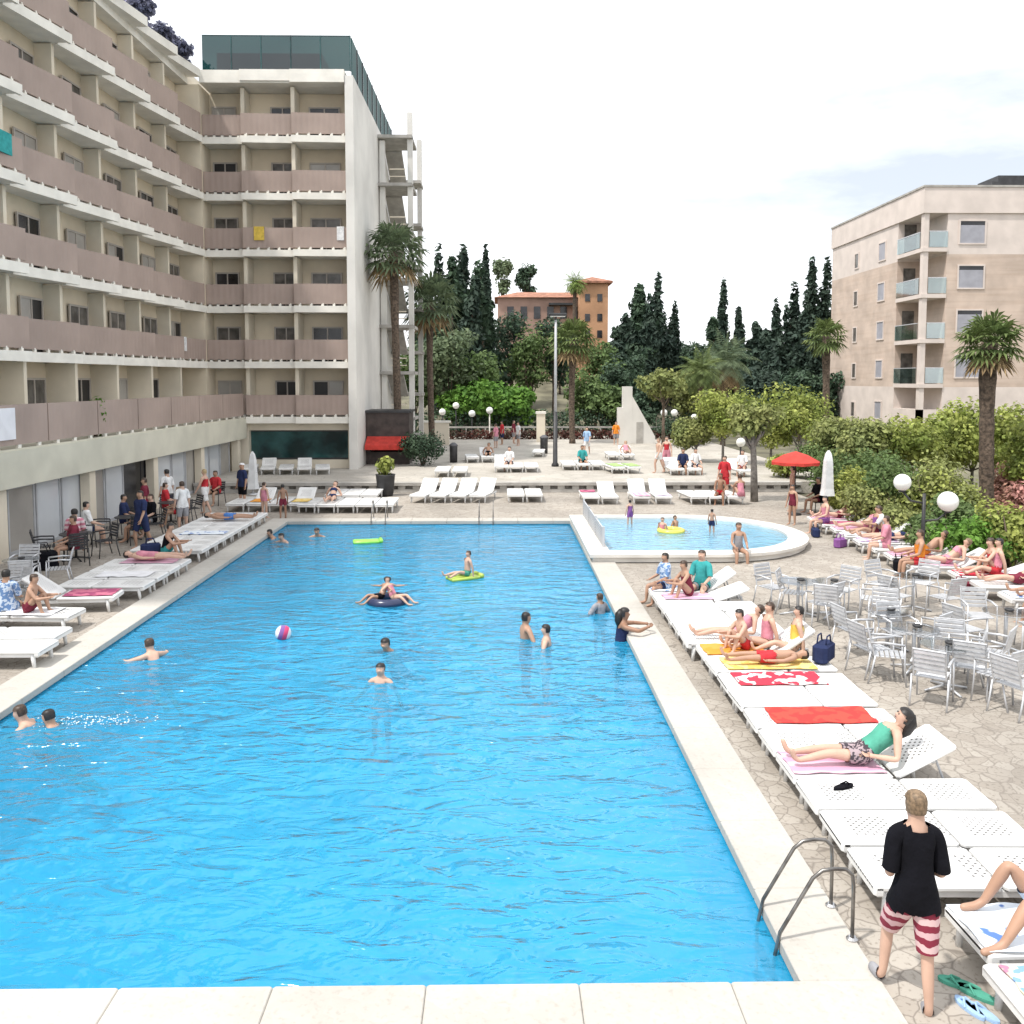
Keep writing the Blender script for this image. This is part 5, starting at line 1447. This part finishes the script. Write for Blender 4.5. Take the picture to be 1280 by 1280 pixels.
# parasols
def parasol(label, loc, h, r, m, closed=False):
    o = thing('parasol', label, 'parasol', loc)
    b = MB(); b.lathe([(.24, 0), (.24, .05), (.05, .09), (.022, .12), (.022, h)], n=14); b.build('pole', M['dark'] if not closed else M['alu'], o, True)
    b = MB()
    if closed:
        b.lathe([(.03, h + .12), (.10, h), (.15, h - .25), (.17, h - .7), (.20, h - 1.2), (.24, h - 1.45), (.05, h - 1.45)], n=14)
        b.v = [(x * (1 + .16 * math.sin(5 * math.atan2(y, x))), y * (1 + .16 * math.sin(5 * math.atan2(y, x))), z) for x, y, z in b.v]
    else:
        n = 8
        vs = [(0, 0, h + .08)]
        for ring, (rr, zz) in enumerate(((.5, -.06), (1.0, -.30), (1.0, -.42))):
            for k in range(n * 2):
                t = PI * k / n; sag = .03 if k % 2 and ring else 0
                vs.append((r * rr * math.cos(t) * (1 - sag), r * rr * math.sin(t) * (1 - sag), h + zz * r / .8 * .9 + (sag * .8 if ring == 2 else 0)))
        fs = [(0, 1 + k, 1 + (k + 1) % (2 * n)) for k in range(2 * n)]
        for q in (0, 1):
            for k in range(2 * n):
                a, c = 1 + q * 2 * n, 1 + (q + 1) * 2 * n
                fs.append((a + k, c + k, c + (k + 1) % (2 * n), a + (k + 1) % (2 * n)))
        b.add(vs, fs)
    c = b.build('canopy', m, o)
    if not closed:
        b = MB()
        for k in range(8):
            t = 2 * PI * k / 8; b.tube([(0, 0, h - .02), (r * .97 * math.cos(t), r * .97 * math.sin(t), h - .30 * r / .8 * .9 - .02)], .008, 4)
        b.build('rib', M['dark'], o)
    return o
parasol('open red parasol on a dark pole beside the hedge', (A(994, 600, 31).x, 31, 0), 2.2, .85, M['red_cloth'])
parasol('closed white parasol standing at the hedge', (A(1035, 600, 30.2).x, 30.2, 0), 2.25, 1, M['white_cloth'], True)
parasol('closed pale parasol by the end of the hotel glazing', (A(316, 600, 36.8).x, 36.8, 0), 1.7, 1, M['white_cloth'], True)

# pool ladders
def ladder(label, x, y, rz, n=3):
    o = thing('pool_ladder', label, 'ladder', (x, y, 0), rz)
    for s in (-.24, .24):        # local +X points out over the deck
        b = MB(); b.tube([(-.10, s, -1.1), (-.10, s, -.15), (-.05, s, .1), (.22, s, .58), (.30, s, .645), (.40, s, .66), (.50, s, .655), (.56, s, .60), (.57, s, .5), (.57, s, .03)], .017, 8)
        b.build('handrail', M['steel_rail'], o, True)
        b = MB(); b.lathe([(.05, .03), (.05, .045), (.03, .06)], (.57, s, .0), 12); b.build('flange', M['steel'], o)
    for k in range(n):
        b = MB(); b.rbox(-.15, -.06, -.23, .23, -.34 - .26 * k, -.30 - .26 * k, .01); b.build('step', M['steel'], o)
    return o
ladder('steel pool ladder with curved handrails at the near right corner', 2.44, 7.4, 0)
ladder('steel pool ladder at the far edge, left', -4.1, 29.65, PI / 2)
ladder('steel pool ladder at the far edge, near the middle', -.45, 29.65, PI / 2)

# shoes, bags, small things
def sandal(px, py, rz, m, label, z=0, s=1.0):
    b = MB(); p = G(px, py, z)
    pts = []
    for k in range(16):
        t = 2 * PI * k / 16; pts.append((.135 * s * math.cos(t), (.045 + .008 * math.cos(t)) * s * math.sin(t)))
    b.prism(pts, .0, .028)
    b.tube([(.0, -.045 * s, .025), (.05 * s, -.01, .06), (.085 * s, 0, .03)], .009, 6); b.tube([(.0, .045 * s, .025), (.05 * s, .01, .06), (.085 * s, 0, .03)], .009, 6)
    o = b.build('sandal', m); o.location = (p.x, p.y, z + .001); o.rotation_euler = (0, 0, rz); tag(o, label, 'sandal')
sandal(1199, 1232, 2.6, CL['green'], 'green flip-flop on the paving, left one of the pair', 0, 1.15); sandal(1222, 1245, 2.3, CL['green'], 'green flip-flop on the paving, right one of the pair', 0, 1.15)
sandal(1212, 1262, 1.9, CL['sky'], 'pale blue sandal left of its mate at the bottom edge'); sandal(1228, 1268, 2.1, CL['sky'], 'pale blue sandal right of its mate at the bottom edge')
sandal(1054, 985, .4, CL['black'], 'black flip-flop on the white lounger beside the reclining woman', LZ + .002)
sandal(1066, 937, .9, CL['black'], 'black sandal on the lounger beyond the reclining woman', LZ + .002)
def bag(p, rz, m, label, s=1.0):
    o = thing('beach_bag', label, 'bag', p, rz, None)
    b = MB(); b.rbox(-.24 * s, .24 * s, -.12 * s, .12 * s, 0, .30 * s, .06 * s); b.build('pouch', m, o)
    for y in (-.07, .07):
        b = MB(); b.tube([(-.12 * s, y * s, .29 * s), (-.07 * s, y * s, .42 * s), (.07 * s, y * s, .42 * s), (.12 * s, y * s, .29 * s)], .012, 6); b.build('handle', m, o, True)
bag((5.15, rowy(8) + .1, LZ + .01), .9, CL['navy'], 'navy bag at the head of the lounger beside the children')
bag((-8.9, 22.35, LZ + .01), .5, CL['navy'], 'dark navy bag on a lounger near the woman in pink')
bag((10.05, 21.75, 0), 1.2, CL['black'], 'black bag on the deck beside the lamp pole')
bag((-11.6, 22.2, 0), .2, CL['black'], 'black bag standing against the hotel glazing', 1.6)
# planter
pl = thing('planter', 'dark tub with a yellow green plant at the terrace step', 'planter', (A(482, 620, 36.4).x, 36.4, 0))
b = MB(); b.lathe([(.28, 0), (.33, .1), (.40, .85), (.42, .9), (.36, .9), (.34, .8)], n=16); b.build('tub', M['dark'], pl, True)
b = MB(); leaf_cloud(b, [((0, 0, 1.25), (.38, .38, .42), 1)], 220, .13, random.Random(9)); b.build('foliage', M['leaf_yellow'], pl)
for i, (px, py, h, w, m, lb, cat, nm) in enumerate(((567, 578, .95, .2, 'dark', 'dark litter bin on the terrace left of the lamp post', 'bin', 'litter_bin'), (680, 567, 1.0, .22, 'dark', 'dark bollard bin on the terrace beside the lamp post', 'bin', 'litter_bin'))):
    p = G(px, py, TZ); o = thing(nm, lb, cat, p)
    b = MB(); b.lathe([(w, 0), (w * 1.05, h * .9), (w * .9, h)], n=12); b.build('bin_body', M[m], o, True)
    b = MB(); b.lathe([(w * 1.15, h * .92), (w * 1.15, h), (w * .4, h * 1.12)], n=12); b.build('lid', M['rubber'], o, True)
p = G(676, 552, TZ)
o = thing('gate_pillar', 'pale square gate pillar behind the lamp post', 'pillar', p); b = MB(); b.box(-.3, .3, -.3, .3, 0, 2.0); b.build('shaft', M['cream'], o); b = MB(); b.box(-.36, .36, -.36, .36, 2.0, 2.15); b.build('cap', M['slab'], o)
p = G(536, 566, TZ)
o = thing('gate_pillar', 'broad cream wall pillar right of the dark bush', 'pillar', (A(545, 560, 60).x, 60, TZ)); b = MB(); b.box(-.9, .9, -.3, .3, 0, 1.5); b.build('shaft', M['cream'], o); b = MB(); b.box(-1, 1, -.36, .36, 1.5, 1.62); b.build('cap', M['slab'], o)

# inflatables
def ring(label, x, y, R_, r, m, z=-.10, name='swim_ring'):
    b = MB(); n, k = 24, 10; vs, fs = [], []
    for i in range(n):
        t = 2 * PI * i / n
        for j in range(k):
            u = 2 * PI * j / k; q = R_ + r * math.cos(u); vs.append((q * math.cos(t), q * math.sin(t), r * .85 * math.sin(u)))
    for i in range(n):
        for j in range(k): fs.append((i * k + j, ((i + 1) % n) * k + j, ((i + 1) % n) * k + (j + 1) % k, i * k + (j + 1) % k))
    b.add(vs, fs); o = b.build(name, m, None, True); o.location = (x, y, z + r * .35); tag(o, label, 'swim ring')
def lilo(label, x, y, rz, m, z=-.10):
    o = thing('air_bed', label, 'air bed', (x, y, z), rz, None, .62)
    b = MB()
    for i in range(5): b.tube([(-.72, -.28 + .14 * i, .05), (-.68, -.28 + .14 * i, .05), (.5, -.28 + .14 * i, .05), (.54, -.28 + .14 * i, .05)], [.03, .075, .075, .03], 10)
    b.build('mattress', m, o, True)
    b = MB(); b.tube([(.62, -.34, .09), (.62, -.3, .09), (.62, .3, .09), (.62, .34, .09)], [.04, .10, .10, .04], 10); b.build('pillow', m, o, True)
PV = {n: mat('vinyl_' + n, c, .25, .05, 3) for n, c in dict(lime=(.30, .72, .10), navy=(.03, .04, .09), green=(.42, .55, .10), yellow=(.75, .68, .12), pink=(.62, .1, .2)).items()}
lilo('bright lime green air bed floating near the far edge', -3.97, 26.4, .2, PV['lime'])
ring('black swim ring carrying two children', -2.47, 19.2, .36, .12, PV['navy'])
lilo('yellow green air bed under a swimmer', -.85, 21.5, .5, PV['green'])
ring('yellow swim ring in the paddling pool', 5.25, 26.6, .34, .09, PV['yellow'], .17)
b = MB(); b.sphere((0, 0, 0), .15, 16, 10); o = b.build('beach_ball', stripes('ball_stripes', [(.6, .06, .16), (.75, .7, .72), (.2, .1, .3)], 'X', .08), None, True); o.location = (-4.11, 16.5, .0); o.rotation_euler = (.5, .3, .2); tag(o, 'pink and white beach ball floating on the pool', 'ball')

# ------------------------------------------------------------------ people
p = G(1139, 1258)
man = person('walk_away', (p.x, p.y, .0), -.10, 'standing man seen from behind in a black shirt and banded shorts', [('tee', 'black'), ('shorts', 'man_shorts'), ('shoe_a', 'grey'), ('shoe_b', 'grey')], 'light', 0, None, 1.0)
man.scale = (.9, .95, 1.03)
person('recline', (RX0 + .93, rowy(3), LZ + .02), 0, 'woman with long dark hair in a green top reclining on a lounger', [('tank', 'green'), ('trunks', 'girl_shorts')], 'black', 0, None, .97, True, True)
person('knees_up', (4.55, 6.86, LZ + .02), .03, 'person with bent tanned knees lying at the right frame edge', [('trunks', 'camo_blue')], 'brown', 1, None, 1.0)
# children and sunbathers of the right row
person('lie', (RX0 + .95, rowy(8), LZ + .02), 0, 'child lying on the yellow towel', [('trunks', 'red')], 'black', 1, None, .8)
person('hug', (RX0 + .75, rowy(9) + .02, LZ + .02), .3, 'child hugging its knees at the pool side of the sitting group', [('trunks', 'red')], 'black', 0, None, .78)
person('sit_long', (RX0 + 1.15, rowy(9) + .15, LZ + .02), .1, 'child with brown hair sitting in the middle of the group', [('tank', 'pink')], 'brown', 0, None, .85)
person('sit_long', (RX0 + 1.55, rowy(9) - .1, LZ + .02), -.2, 'child with dark hair in a yellow top at the right of the group', [('tank', 'yellow')], 'black', 0, None, .85)
person('recline', (RX0 + .8, rowy(10), LZ + .02), 0, 'girl in a pink swimsuit reclining beyond the sitting group', [('swimsuit', 'pink')], 'brown', 0, None, .85)
person('sit', (RX0 + 1.0, rowy(15) - .1, LZ + .02), 2.6, 'person in a teal shirt sitting at the far end of the right row', [('tee', 'teal'), ('trunks', 'grey')], 'brown', 0, None, .95)
person('sit', (RX0 + .25, rowy(15) + .05, LZ + .02), 1.9, 'child in a mottled blue shirt at the far end of the right row', [('tee', 'camo_blue'), ('trunks', 'navy')], 'black', 1, None, .85)
person('hug', (RX0 + .6, rowy(14) + .05, LZ + .02), .2, 'person in red hugging knees on the lounger near the paddling pool', [('swimsuit', 'maroon')], 'brown', 1, None, .85)
person('sit', (6.35, KY0 - .25, .24), PI, 'person sitting on the rim of the paddling pool', [('swimsuit', 'grey')], 'brown', 1, None, .9)
# swimmers
def wader(px, py, pose, rz, lb, wear, hair='black', sk=0, sc=1.0, dz=0.0):
    p = G(px, py, -.1)
    person(pose, (p.x, p.y, -.10 - 1.27 * sc + dz), rz, lb, wear, hair, sk, 'swimmers in the main pool', sc)
wader(197, 826, 'swim', .8, 'swimmer alone near the left side of the pool', [('trunks', 'navy')], 'brown', 0, .95, .05)
wader(55, 905, 'swim', 1.6, 'left of two swimmers splashing at the near left edge', [('trunks', 'black')], 'brown', 0, 1, -.02)
wader(82, 910, 'swim', 1.2, 'right of two swimmers splashing at the near left edge', [('trunks', 'navy')], 'black', 1, .95, -.06)
wader(495, 808, 'swim', 2.6, 'swimmer with only the dark head out, beside the beach ball side', [('trunks', 'black')], 'black', 1, .95, -.05)
wader(476, 852, 'wade', 3.0, 'swimmer in the middle of the pool closest to the camera there', [('trunks', 'white')], 'black', 0, .9, -.05)
wader(657, 797, 'wade', -1.2, 'left of two boys wading in the centre right of the pool', [('trunks', 'navy')], 'black', 1, .98, .1)
wader(683, 806, 'wade', 1.4, 'right of two boys wading in the centre right of the pool', [('trunks', 'white')], 'black', 0, .92, .02)
wader(750, 766, 'wade', .6, 'child in grey standing in the water by the right pool edge', [('tee', 'grey')], 'brown', 1, .8, .1)
p = G(779, 806)
person('lean', (2.28, 16.3, -1.15), -PI / 2, 'woman with long dark hair leaning on the right pool edge', [('swimsuit', 'navy')], 'black', 2, None, 1.0, True)
wader(350, 672, 'swim', 2.0, 'left swimmer by the far left corner of the pool', [('trunks', 'black')], 'black', 1, .95)
wader(361, 676, 'swim', 2.6, 'right swimmer by the far left corner of the pool', [('trunks', 'red')], 'black', 0, .95)
wader(398, 669, 'swim', 3.2, 'swimmer near the far edge left of the lime air bed', [('trunks', 'white')], 'black', 1, .95)
person('float', (-2.33, 19.2, -.04), 2.6, 'child in a pale pink top sitting on the black swim ring', [('tank', 'pink')], 'black', 0, None, .62)
person('float', (-2.63, 19.25, -.04), .6, 'boy in dark trunks sitting on the black swim ring', [('trunks', 'black')], 'black', 1, None, .6)
person('sit_long', (-.8, 21.5, -.02), .5, 'boy riding the yellow green air bed', [('trunks', 'green')], 'brown', 0, None, .7)
person('stand', (4.2, 28.0, .045), .4, 'small child in purple standing in the paddling pool', [('tank', 'purple'), ('trunks', 'purple')], 'black', 0, 'children in the paddling pool', .55)
person('sit_long', (5.0, 26.7, .05), 1.2, 'child in pink beside the yellow swim ring', [('tank', 'pink')], 'brown', 0, 'children in the paddling pool', .62)
person('sit_long', (5.5, 27.1, .05), 2.2, 'dark haired child just behind the yellow swim ring', [('trunks', 'maroon')], 'black', 1, 'children in the paddling pool', .62)
person('stand', (6.48, 26.5, .045), -.6, 'child alone in the right half of the paddling pool', [('trunks', 'navy')], 'black', 1, 'children in the paddling pool', .5)
# left side
person('lie', (-8.55, 21.6, LZ + .02), PI, 'woman in pink lying on a lounger left of the pool', [('swimsuit', 'pink')], 'black', 0, None, .95)
person('hug', (-8.5, 22.3, LZ + .02), PI, 'person in black sitting on the lounger behind the woman in pink', [('tank', 'black'), ('trunks', 'teal')], 'black', 1, None, .95)
person('sit', (-9.55, 16.95, LZ + .02), .2, 'boy in a mottled blue shirt sitting at the left frame edge', [('tee', 'camo_blue'), ('trunks', 'black')], 'black', 1, None, .9)
person('hug', (-9.05, 16.8, LZ + .02), PI, 'boy hugging his knees next to the one in the blue shirt', [('trunks', 'maroon')], 'brown', 1, None, .85)
seat = .452
crowd = [(-11.55, 23.9, .4, 'person in a pink striped shirt sitting by the glazing', [('tee', 'pink_stripe'), ('trunks', 'navy')], 'black', 0), (-11.0, 22.7, 2.2, 'person in maroon sitting beside the striped shirt', [('tee', 'maroon'), ('trunks', 'black')], 'brown', 1),
         (-10.55, 25.9, 1.7, 'person in dark teal sitting with the back to the pool', [('tee', 'teal'), ('trunks', 'black')], 'black', 1), (-11.5, 26.9, -1.4, 'person in navy sitting in the middle of the crowd', [('tee', 'navy'), ('trunks', 'grey')], 'black', 1), (-10.7, 27.0, 2.6, 'person in a black shirt sitting in the crowd', [('tee', 'black'), ('trunks', 'grey')], 'brown', 0),
         (-11.4, 30.0, -1.2, 'person in red sitting at the far dark table', [('tee', 'red'), ('trunks', 'white')], 'brown', 0), (-10.5, 28.8, 2.0, 'person in navy sitting at the far dark table', [('tee', 'navy'), ('trunks', 'red')], 'light', 1)]
for x, y, rz, lb, we, hr, sk in crowd:
    person('sit', (x, y, seat), rz, lb, we, hr, sk, 'people sitting along the hotel glazing', .98)
person('stand', (-10.1, 28.0, 0), .8, 'person in a white shirt standing behind the left loungers', [('tee', 'white'), ('shorts', 'grey')], 'brown', 0, None, .95)
person('walk', (-10.55, 31.5, 0), 1.4, 'woman in red walking along the hotel glazing', [('tank', 'red'), ('shorts', 'white')], 'blond', 0, None, .97)
person('stand', (-9.7, 33.2, 0), 2.5, 'person in dark clothes with a white cap by the far glazing', [('tee', 'navy'), ('shorts', 'black'), ('cap', 'white')], None, 1, None, 1.0)
person('stand', (-8.2, 30.6, 0), -.5, 'child in pink standing at the far left pool corner', [('swimsuit', 'pink')], 'brown', 0, None, .75)
person('stand', (-7.5, 30.4, 0), .6, 'child in maroon trunks standing at the far left pool corner', [('trunks', 'maroon')], 'black', 2, None, .72)
# far side and terrace
person('stand', (8.15, 42.6, TZ), 2.8, 'person in red standing on the terrace right of centre', [('tank', 'red'), ('shorts', 'pink')], 'brown', 0, None, 1.0)
person('walk', (7.55, 41.4, TZ), 2.0, 'person with bare skin walking on the terrace', [('trunks', 'white')], 'light', 0, None, 1.0)
person('sit', (8.6, 40.9, TZ + LZ), 2.9, 'person in navy sitting on a terrace lounger', [('tee', 'navy'), ('trunks', 'navy')], 'black', 1, None, 1.0)
person('sit', (9.2, 41.0, TZ + LZ), 3.3, 'person in white and navy sitting beside the one in navy', [('tee', 'white'), ('trunks', 'navy')], 'black', 0, None, 1.0)
person('stand', (9.35, 36.2, 0), 2.6, 'woman in a bright red dress below the terrace step', [('tee', 'red'), ('shorts', 'red')], 'brown', 0, None, 1.0)
person('sit', (8.6, 33.9, LZ + .02), 2.8, 'tanned person sitting by the leaning grey trunk', [('trunks', 'red')], 'brown', 2, None, .95)
person('hug', (9.3, 33.5, LZ + .02), -1.4, 'person in pink hugging knees right of the leaning trunk', [('swimsuit', 'pink')], 'brown', 1, None, .95)
person('stand', (10.75, 31.9, 0), 1.2, 'pale skinned person in black trunks near the red parasol', [('trunks', 'black')], 'black', 0, None, 1.0)
person('sit', (11.6, 31.6, .4), 1.9, 'person in dark clothes under the red parasol', [('tee', 'black'), ('trunks', 'maroon')], 'black', 1, None, 1.0)
for pose, i, sk, we, hr, lb in (('recline', 11, 0, [('bikini_top', 'maroon'), ('bikini_bottom', 'maroon')], 'black', 'sunbather in a maroon bikini at the far end of the hedge row'), ('recline', 9, 0, [('bikini_top', 'pink'), ('bikini_bottom', 'pink')], 'brown', 'sunbather in a pink bikini on the salmon towel'), ('sit_long', 8, 1, [('tank', 'purple'), ('trunks', 'maroon')], 'brown', 'sunbather in purple sitting up in the hedge row'),
     ('lie', 7, 0, [('bikini_top', 'navy'), ('bikini_bottom', 'navy')], 'black', 'sunbather in navy lying on the lilac towel'), ('recline', 5, 1, [('trunks', 'orange')], 'brown', 'tanned sunbather in orange trunks just beyond the lamp pole'), ('recline', 4, 0, [('bikini_top', 'pink'), ('bikini_bottom', 'pink')], 'light', 'sunbather in pink right behind the lamp pole'),
     ('hug', 3, 0, [('swimsuit', 'red')], 'brown', 'person in a red swimsuit on the crimson towel'), ('recline', 2, 0, [('trunks', 'maroon')], 'brown', 'pale sunbather on the bare white lounger'), ('sit_long', 1, 1, [('tee', 'sky'), ('trunks', 'navy')], 'black', 'person in pale blue sitting on the blue towel at right'), ('recline', 0, 1, [('swimsuit', 'maroon')], 'black', 'sunbather in maroon at the right frame edge')):
    y = HY[i]; x = 9.95 + (.55 if y < 20.5 else 0) + (.1 if y > 26 else 0) + .95
    person(pose, (x, y - .11, LZ + .02), -.12, lb, we, hr, sk, 'sunbathers under the garden hedge', .95)
for i, (px, py, c) in enumerate(((620, 560, 'pink'), (648, 557, 'white'), (770, 556, 'orange'))):
    p = G(px, py, TZ); person('stand', (p.x, p.y, TZ), 1 + i, ['person in pink far back by the red hedge, left', 'person in white far back by the red hedge, centre', 'person in orange far back beside the thatched palm'][i], [('tee', c), ('shorts', 'grey')], 'brown', 0, None, .95)

# more of the people and bags that crowd the two edges of the deck
for (pose, x, y, z, rz, lb, we, hr, sk, sc) in (
    ('sit', 10.35, 23.15, LZ + .02, 1.2, 'person in a pink shirt sitting on the empty bed between lilac and rose towels', [('tee', 'pink'), ('trunks', 'white')], 'brown', 0, .95),
    ('stand', 9.75, 28.9, 0, 2.2, 'child in maroon standing beside the pink towels near the paddling pool', [('swimsuit', 'maroon')], 'black', 1, .8),
    ('sit', 10.2, 27.15, LZ + .02, 1.7, 'woman in a pink vest sitting beside the closed parasol', [('tank', 'pink'), ('trunks', 'purple')], 'black', 0, .95),
    ('hug', 11.1, 25.05, LZ + .02, -.1, 'person in white hugging knees on the white towel', [('tee', 'white'), ('trunks', 'navy')], 'brown', 1, .95),
    ('sit', 10.2, 20.95, LZ + .02, 1.4, 'person in orange sitting at the foot of the lounger behind the lamp pole', [('tank', 'orange'), ('trunks', 'red')], 'brown', 1, .95),
    ('sit_long', 11.4, 19.8, LZ + .02, -.12, 'person in a rose vest sitting at the head of the crimson towel', [('tank', 'pink'), ('trunks', 'red')], 'black', 0, .95),
    ('sit', 10.75, 16.75, LZ + .02, 1.3, 'person in maroon sitting at the foot of the rightmost hedge lounger', [('tee', 'maroon'), ('trunks', 'navy')], 'brown', 1, .95),
    ('stand', -11.7, 31.0, 0, 1.0, 'person in white leaning by the far glazing', [('tee', 'white'), ('shorts', 'navy')], 'black', 0, 1.0),
    ('stand', -11.4, 28.3, 0, 2.0, 'person in a maroon shirt standing behind the dark tables', [('tee', 'maroon'), ('shorts', 'black')], 'brown', 1, 1.0),
    ('sit', -11.9, 25.3, seat, -.9, 'person in white sitting close to the glazing', [('tee', 'white'), ('trunks', 'navy')], 'black', 0, .98),
    ('walk', -10.2, 25.0, 0, 2.7, 'person in navy walking between the tables and the left loungers', [('tee', 'navy'), ('shorts', 'navy')], 'black', 1, 1.0),
    ('sit', -10.9, 33.8, .45, 2.9, 'person in red sitting beyond the hotel glazing', [('tee', 'red'), ('trunks', 'black')], 'brown', 1, 1.0)):
    person(pose, (x, y, z), rz, lb, we, hr, sk, None, sc)
bag((9.8, 24.9, 0), .6, CL['purple'], 'purple bag at the foot of the white towel lounger', .9)
bag((9.7, 26.6, 0), 1.4, CL['navy'], 'navy bag on the deck before the salmon towel', .9)
bag((10.4, 19.4, 0), .3, CL['maroon'], 'maroon bag on the deck before the bare white lounger', .9)
chair('dark', -10.9, 33.75, 2.9 + PI / 2, 'dark woven armchair standing alone beyond the hotel glazing', 'loose dark chairs')
chair('dark', -11.9, 25.2, -.9 + PI / 2, 'dark woven armchair pushed close to the glazing', 'loose dark chairs')
t = thing('stool', 'low dark stool under the red parasol', 'stool', (11.6, 31.6, 0))
b = MB(); b.rbox(-.2, .2, -.2, .2, .36, .41, .02); b.build('seat', M['wicker'], t)
for sx in (-1, 1):
    for sy in (-1, 1):
        b = MB(); b.tube([(sx * .15, sy * .15, .37), (sx * .18, sy * .18, 0)], .018, 6); b.build('leg', M['dark'], t)
# churned water round the two swimmers at the near left edge
rnd = random.Random(12); b = MB()
for i in range(170):
    x, y = rnd.gauss(0, .42), rnd.gauss(0, .12)
    b.sphere((x, y, abs(rnd.gauss(0, .02))), rnd.uniform(.005, .015), 5, 4, sz=.5)
p = G(118, 902, -.1)
o = b.build('splash', mat('foam', (.75, .82, .86), .4, .03)); o.location = (p.x, p.y, -.095); o['kind'] = 'stuff'

for (px, py, rz, lb) in ((1212, 866, 1.0, 'silver armchair standing loose nearest the reclining woman'), (1235, 848, 2.4, 'silver armchair standing loose behind the nearest one'), (1272, 892, .4, 'silver armchair cut by the right frame edge')):
    p = G(px, py, 0); chair('alu', p.x, p.y, rz, lb, 'loose silver chairs')
for i, (x, y, rz, a, lb) in enumerate(((-1.4, 46.5, .1, 0, 'white terrace lounger far back, first from left behind the dark bush'), (-.6, 46.6, .1, 30, 'white terrace lounger far back, second from left behind the dark bush'), (.2, 46.5, .1, 0, 'white terrace lounger far back, third from left behind the dark bush'), (6.3, 48, 0, 0, 'white terrace lounger far back beneath the white wall, left'), (7.1, 48, 0, 30, 'white terrace lounger far back beneath the white wall, right'), (2.2, 50, -.1, 0, 'lone white terrace lounger far behind the lamp post'), (-2.6, 39.6, 0, 0, 'white lounger at the terrace step, left of a pair'), (-1.8, 39.6, 0, 0, 'white lounger at the terrace step, right of a pair'), (11.2, 39.4, .1, 30, 'white terrace lounger behind the leaning grey trunk'))):
    lounger(x, y, PI / 2 + rz, lb, 'sun loungers far back on the terrace', a)
for (pose, x, y, z, rz, lb, we, hr, sk) in (
    ('sit', .5, 42.6, TZ + LZ, 2.9, 'person in white sitting on a terrace lounger left of the lamp post', [('tee', 'white'), ('trunks', 'navy')], 'black', 0),
    ('recline', -.6, 47.6, TZ + LZ, PI / 2, 'sunbather in black far back on the terrace', [('trunks', 'black')], 'black', 1),
    ('sit', 4.1, 43.3, TZ + LZ, 3.3, 'person in teal sitting on a terrace lounger right of the lamp post', [('tee', 'teal'), ('trunks', 'black')], 'brown', 1),
    ('walk', 5.2, 52.0, TZ, 2.8, 'person in sky blue walking far back on the terrace', [('tee', 'sky'), ('shorts', 'white')], 'brown', 0),
    ('stand', .2, 60.0, TZ, 1.8, 'person in red standing far back by the pale rail', [('tee', 'red'), ('shorts', 'navy')], 'black', 1),
    ('stand', 1.0, 61.0, TZ, -1.8, 'person in maroon standing far back by the pale rail', [('tee', 'maroon'), ('shorts', 'grey')], 'brown', 0),
    ('recline', 7.1, 49.0, TZ + LZ, PI / 2, 'sunbather in pink far back beneath the white wall', [('swimsuit', 'pink')], 'blond', 0),
    ('sit', 11.2, 40.2, TZ + LZ, 2.7, 'person in white behind the leaning grey trunk', [('tee', 'white'), ('trunks', 'red')], 'brown', 0),
    ('lie', -8.65, 27.9, LZ + .02, PI, 'tanned sunbather lying flat in the far part of the left row', [('trunks', 'blue')], 'black', 1),
    ('recline', -6.2, 32.6, LZ + .02, PI / 2, 'sunbather in navy in the packed rank beyond the pool', [('bikini_top', 'navy'), ('bikini_bottom', 'navy')], 'brown', 0)):
    person(pose, (x, y, z), rz, lb, we, hr, sk, None, .97)
towel(-8.6, 25.6, TZL, 0, 1.3, .6, T_BLUE, 'blue and white towel in the left poolside row', 60)
towel(-8.6, 20.1, TZL, 0, 1.2, .58, T_WHITE, 'crumpled white towel in the short left block', 61)
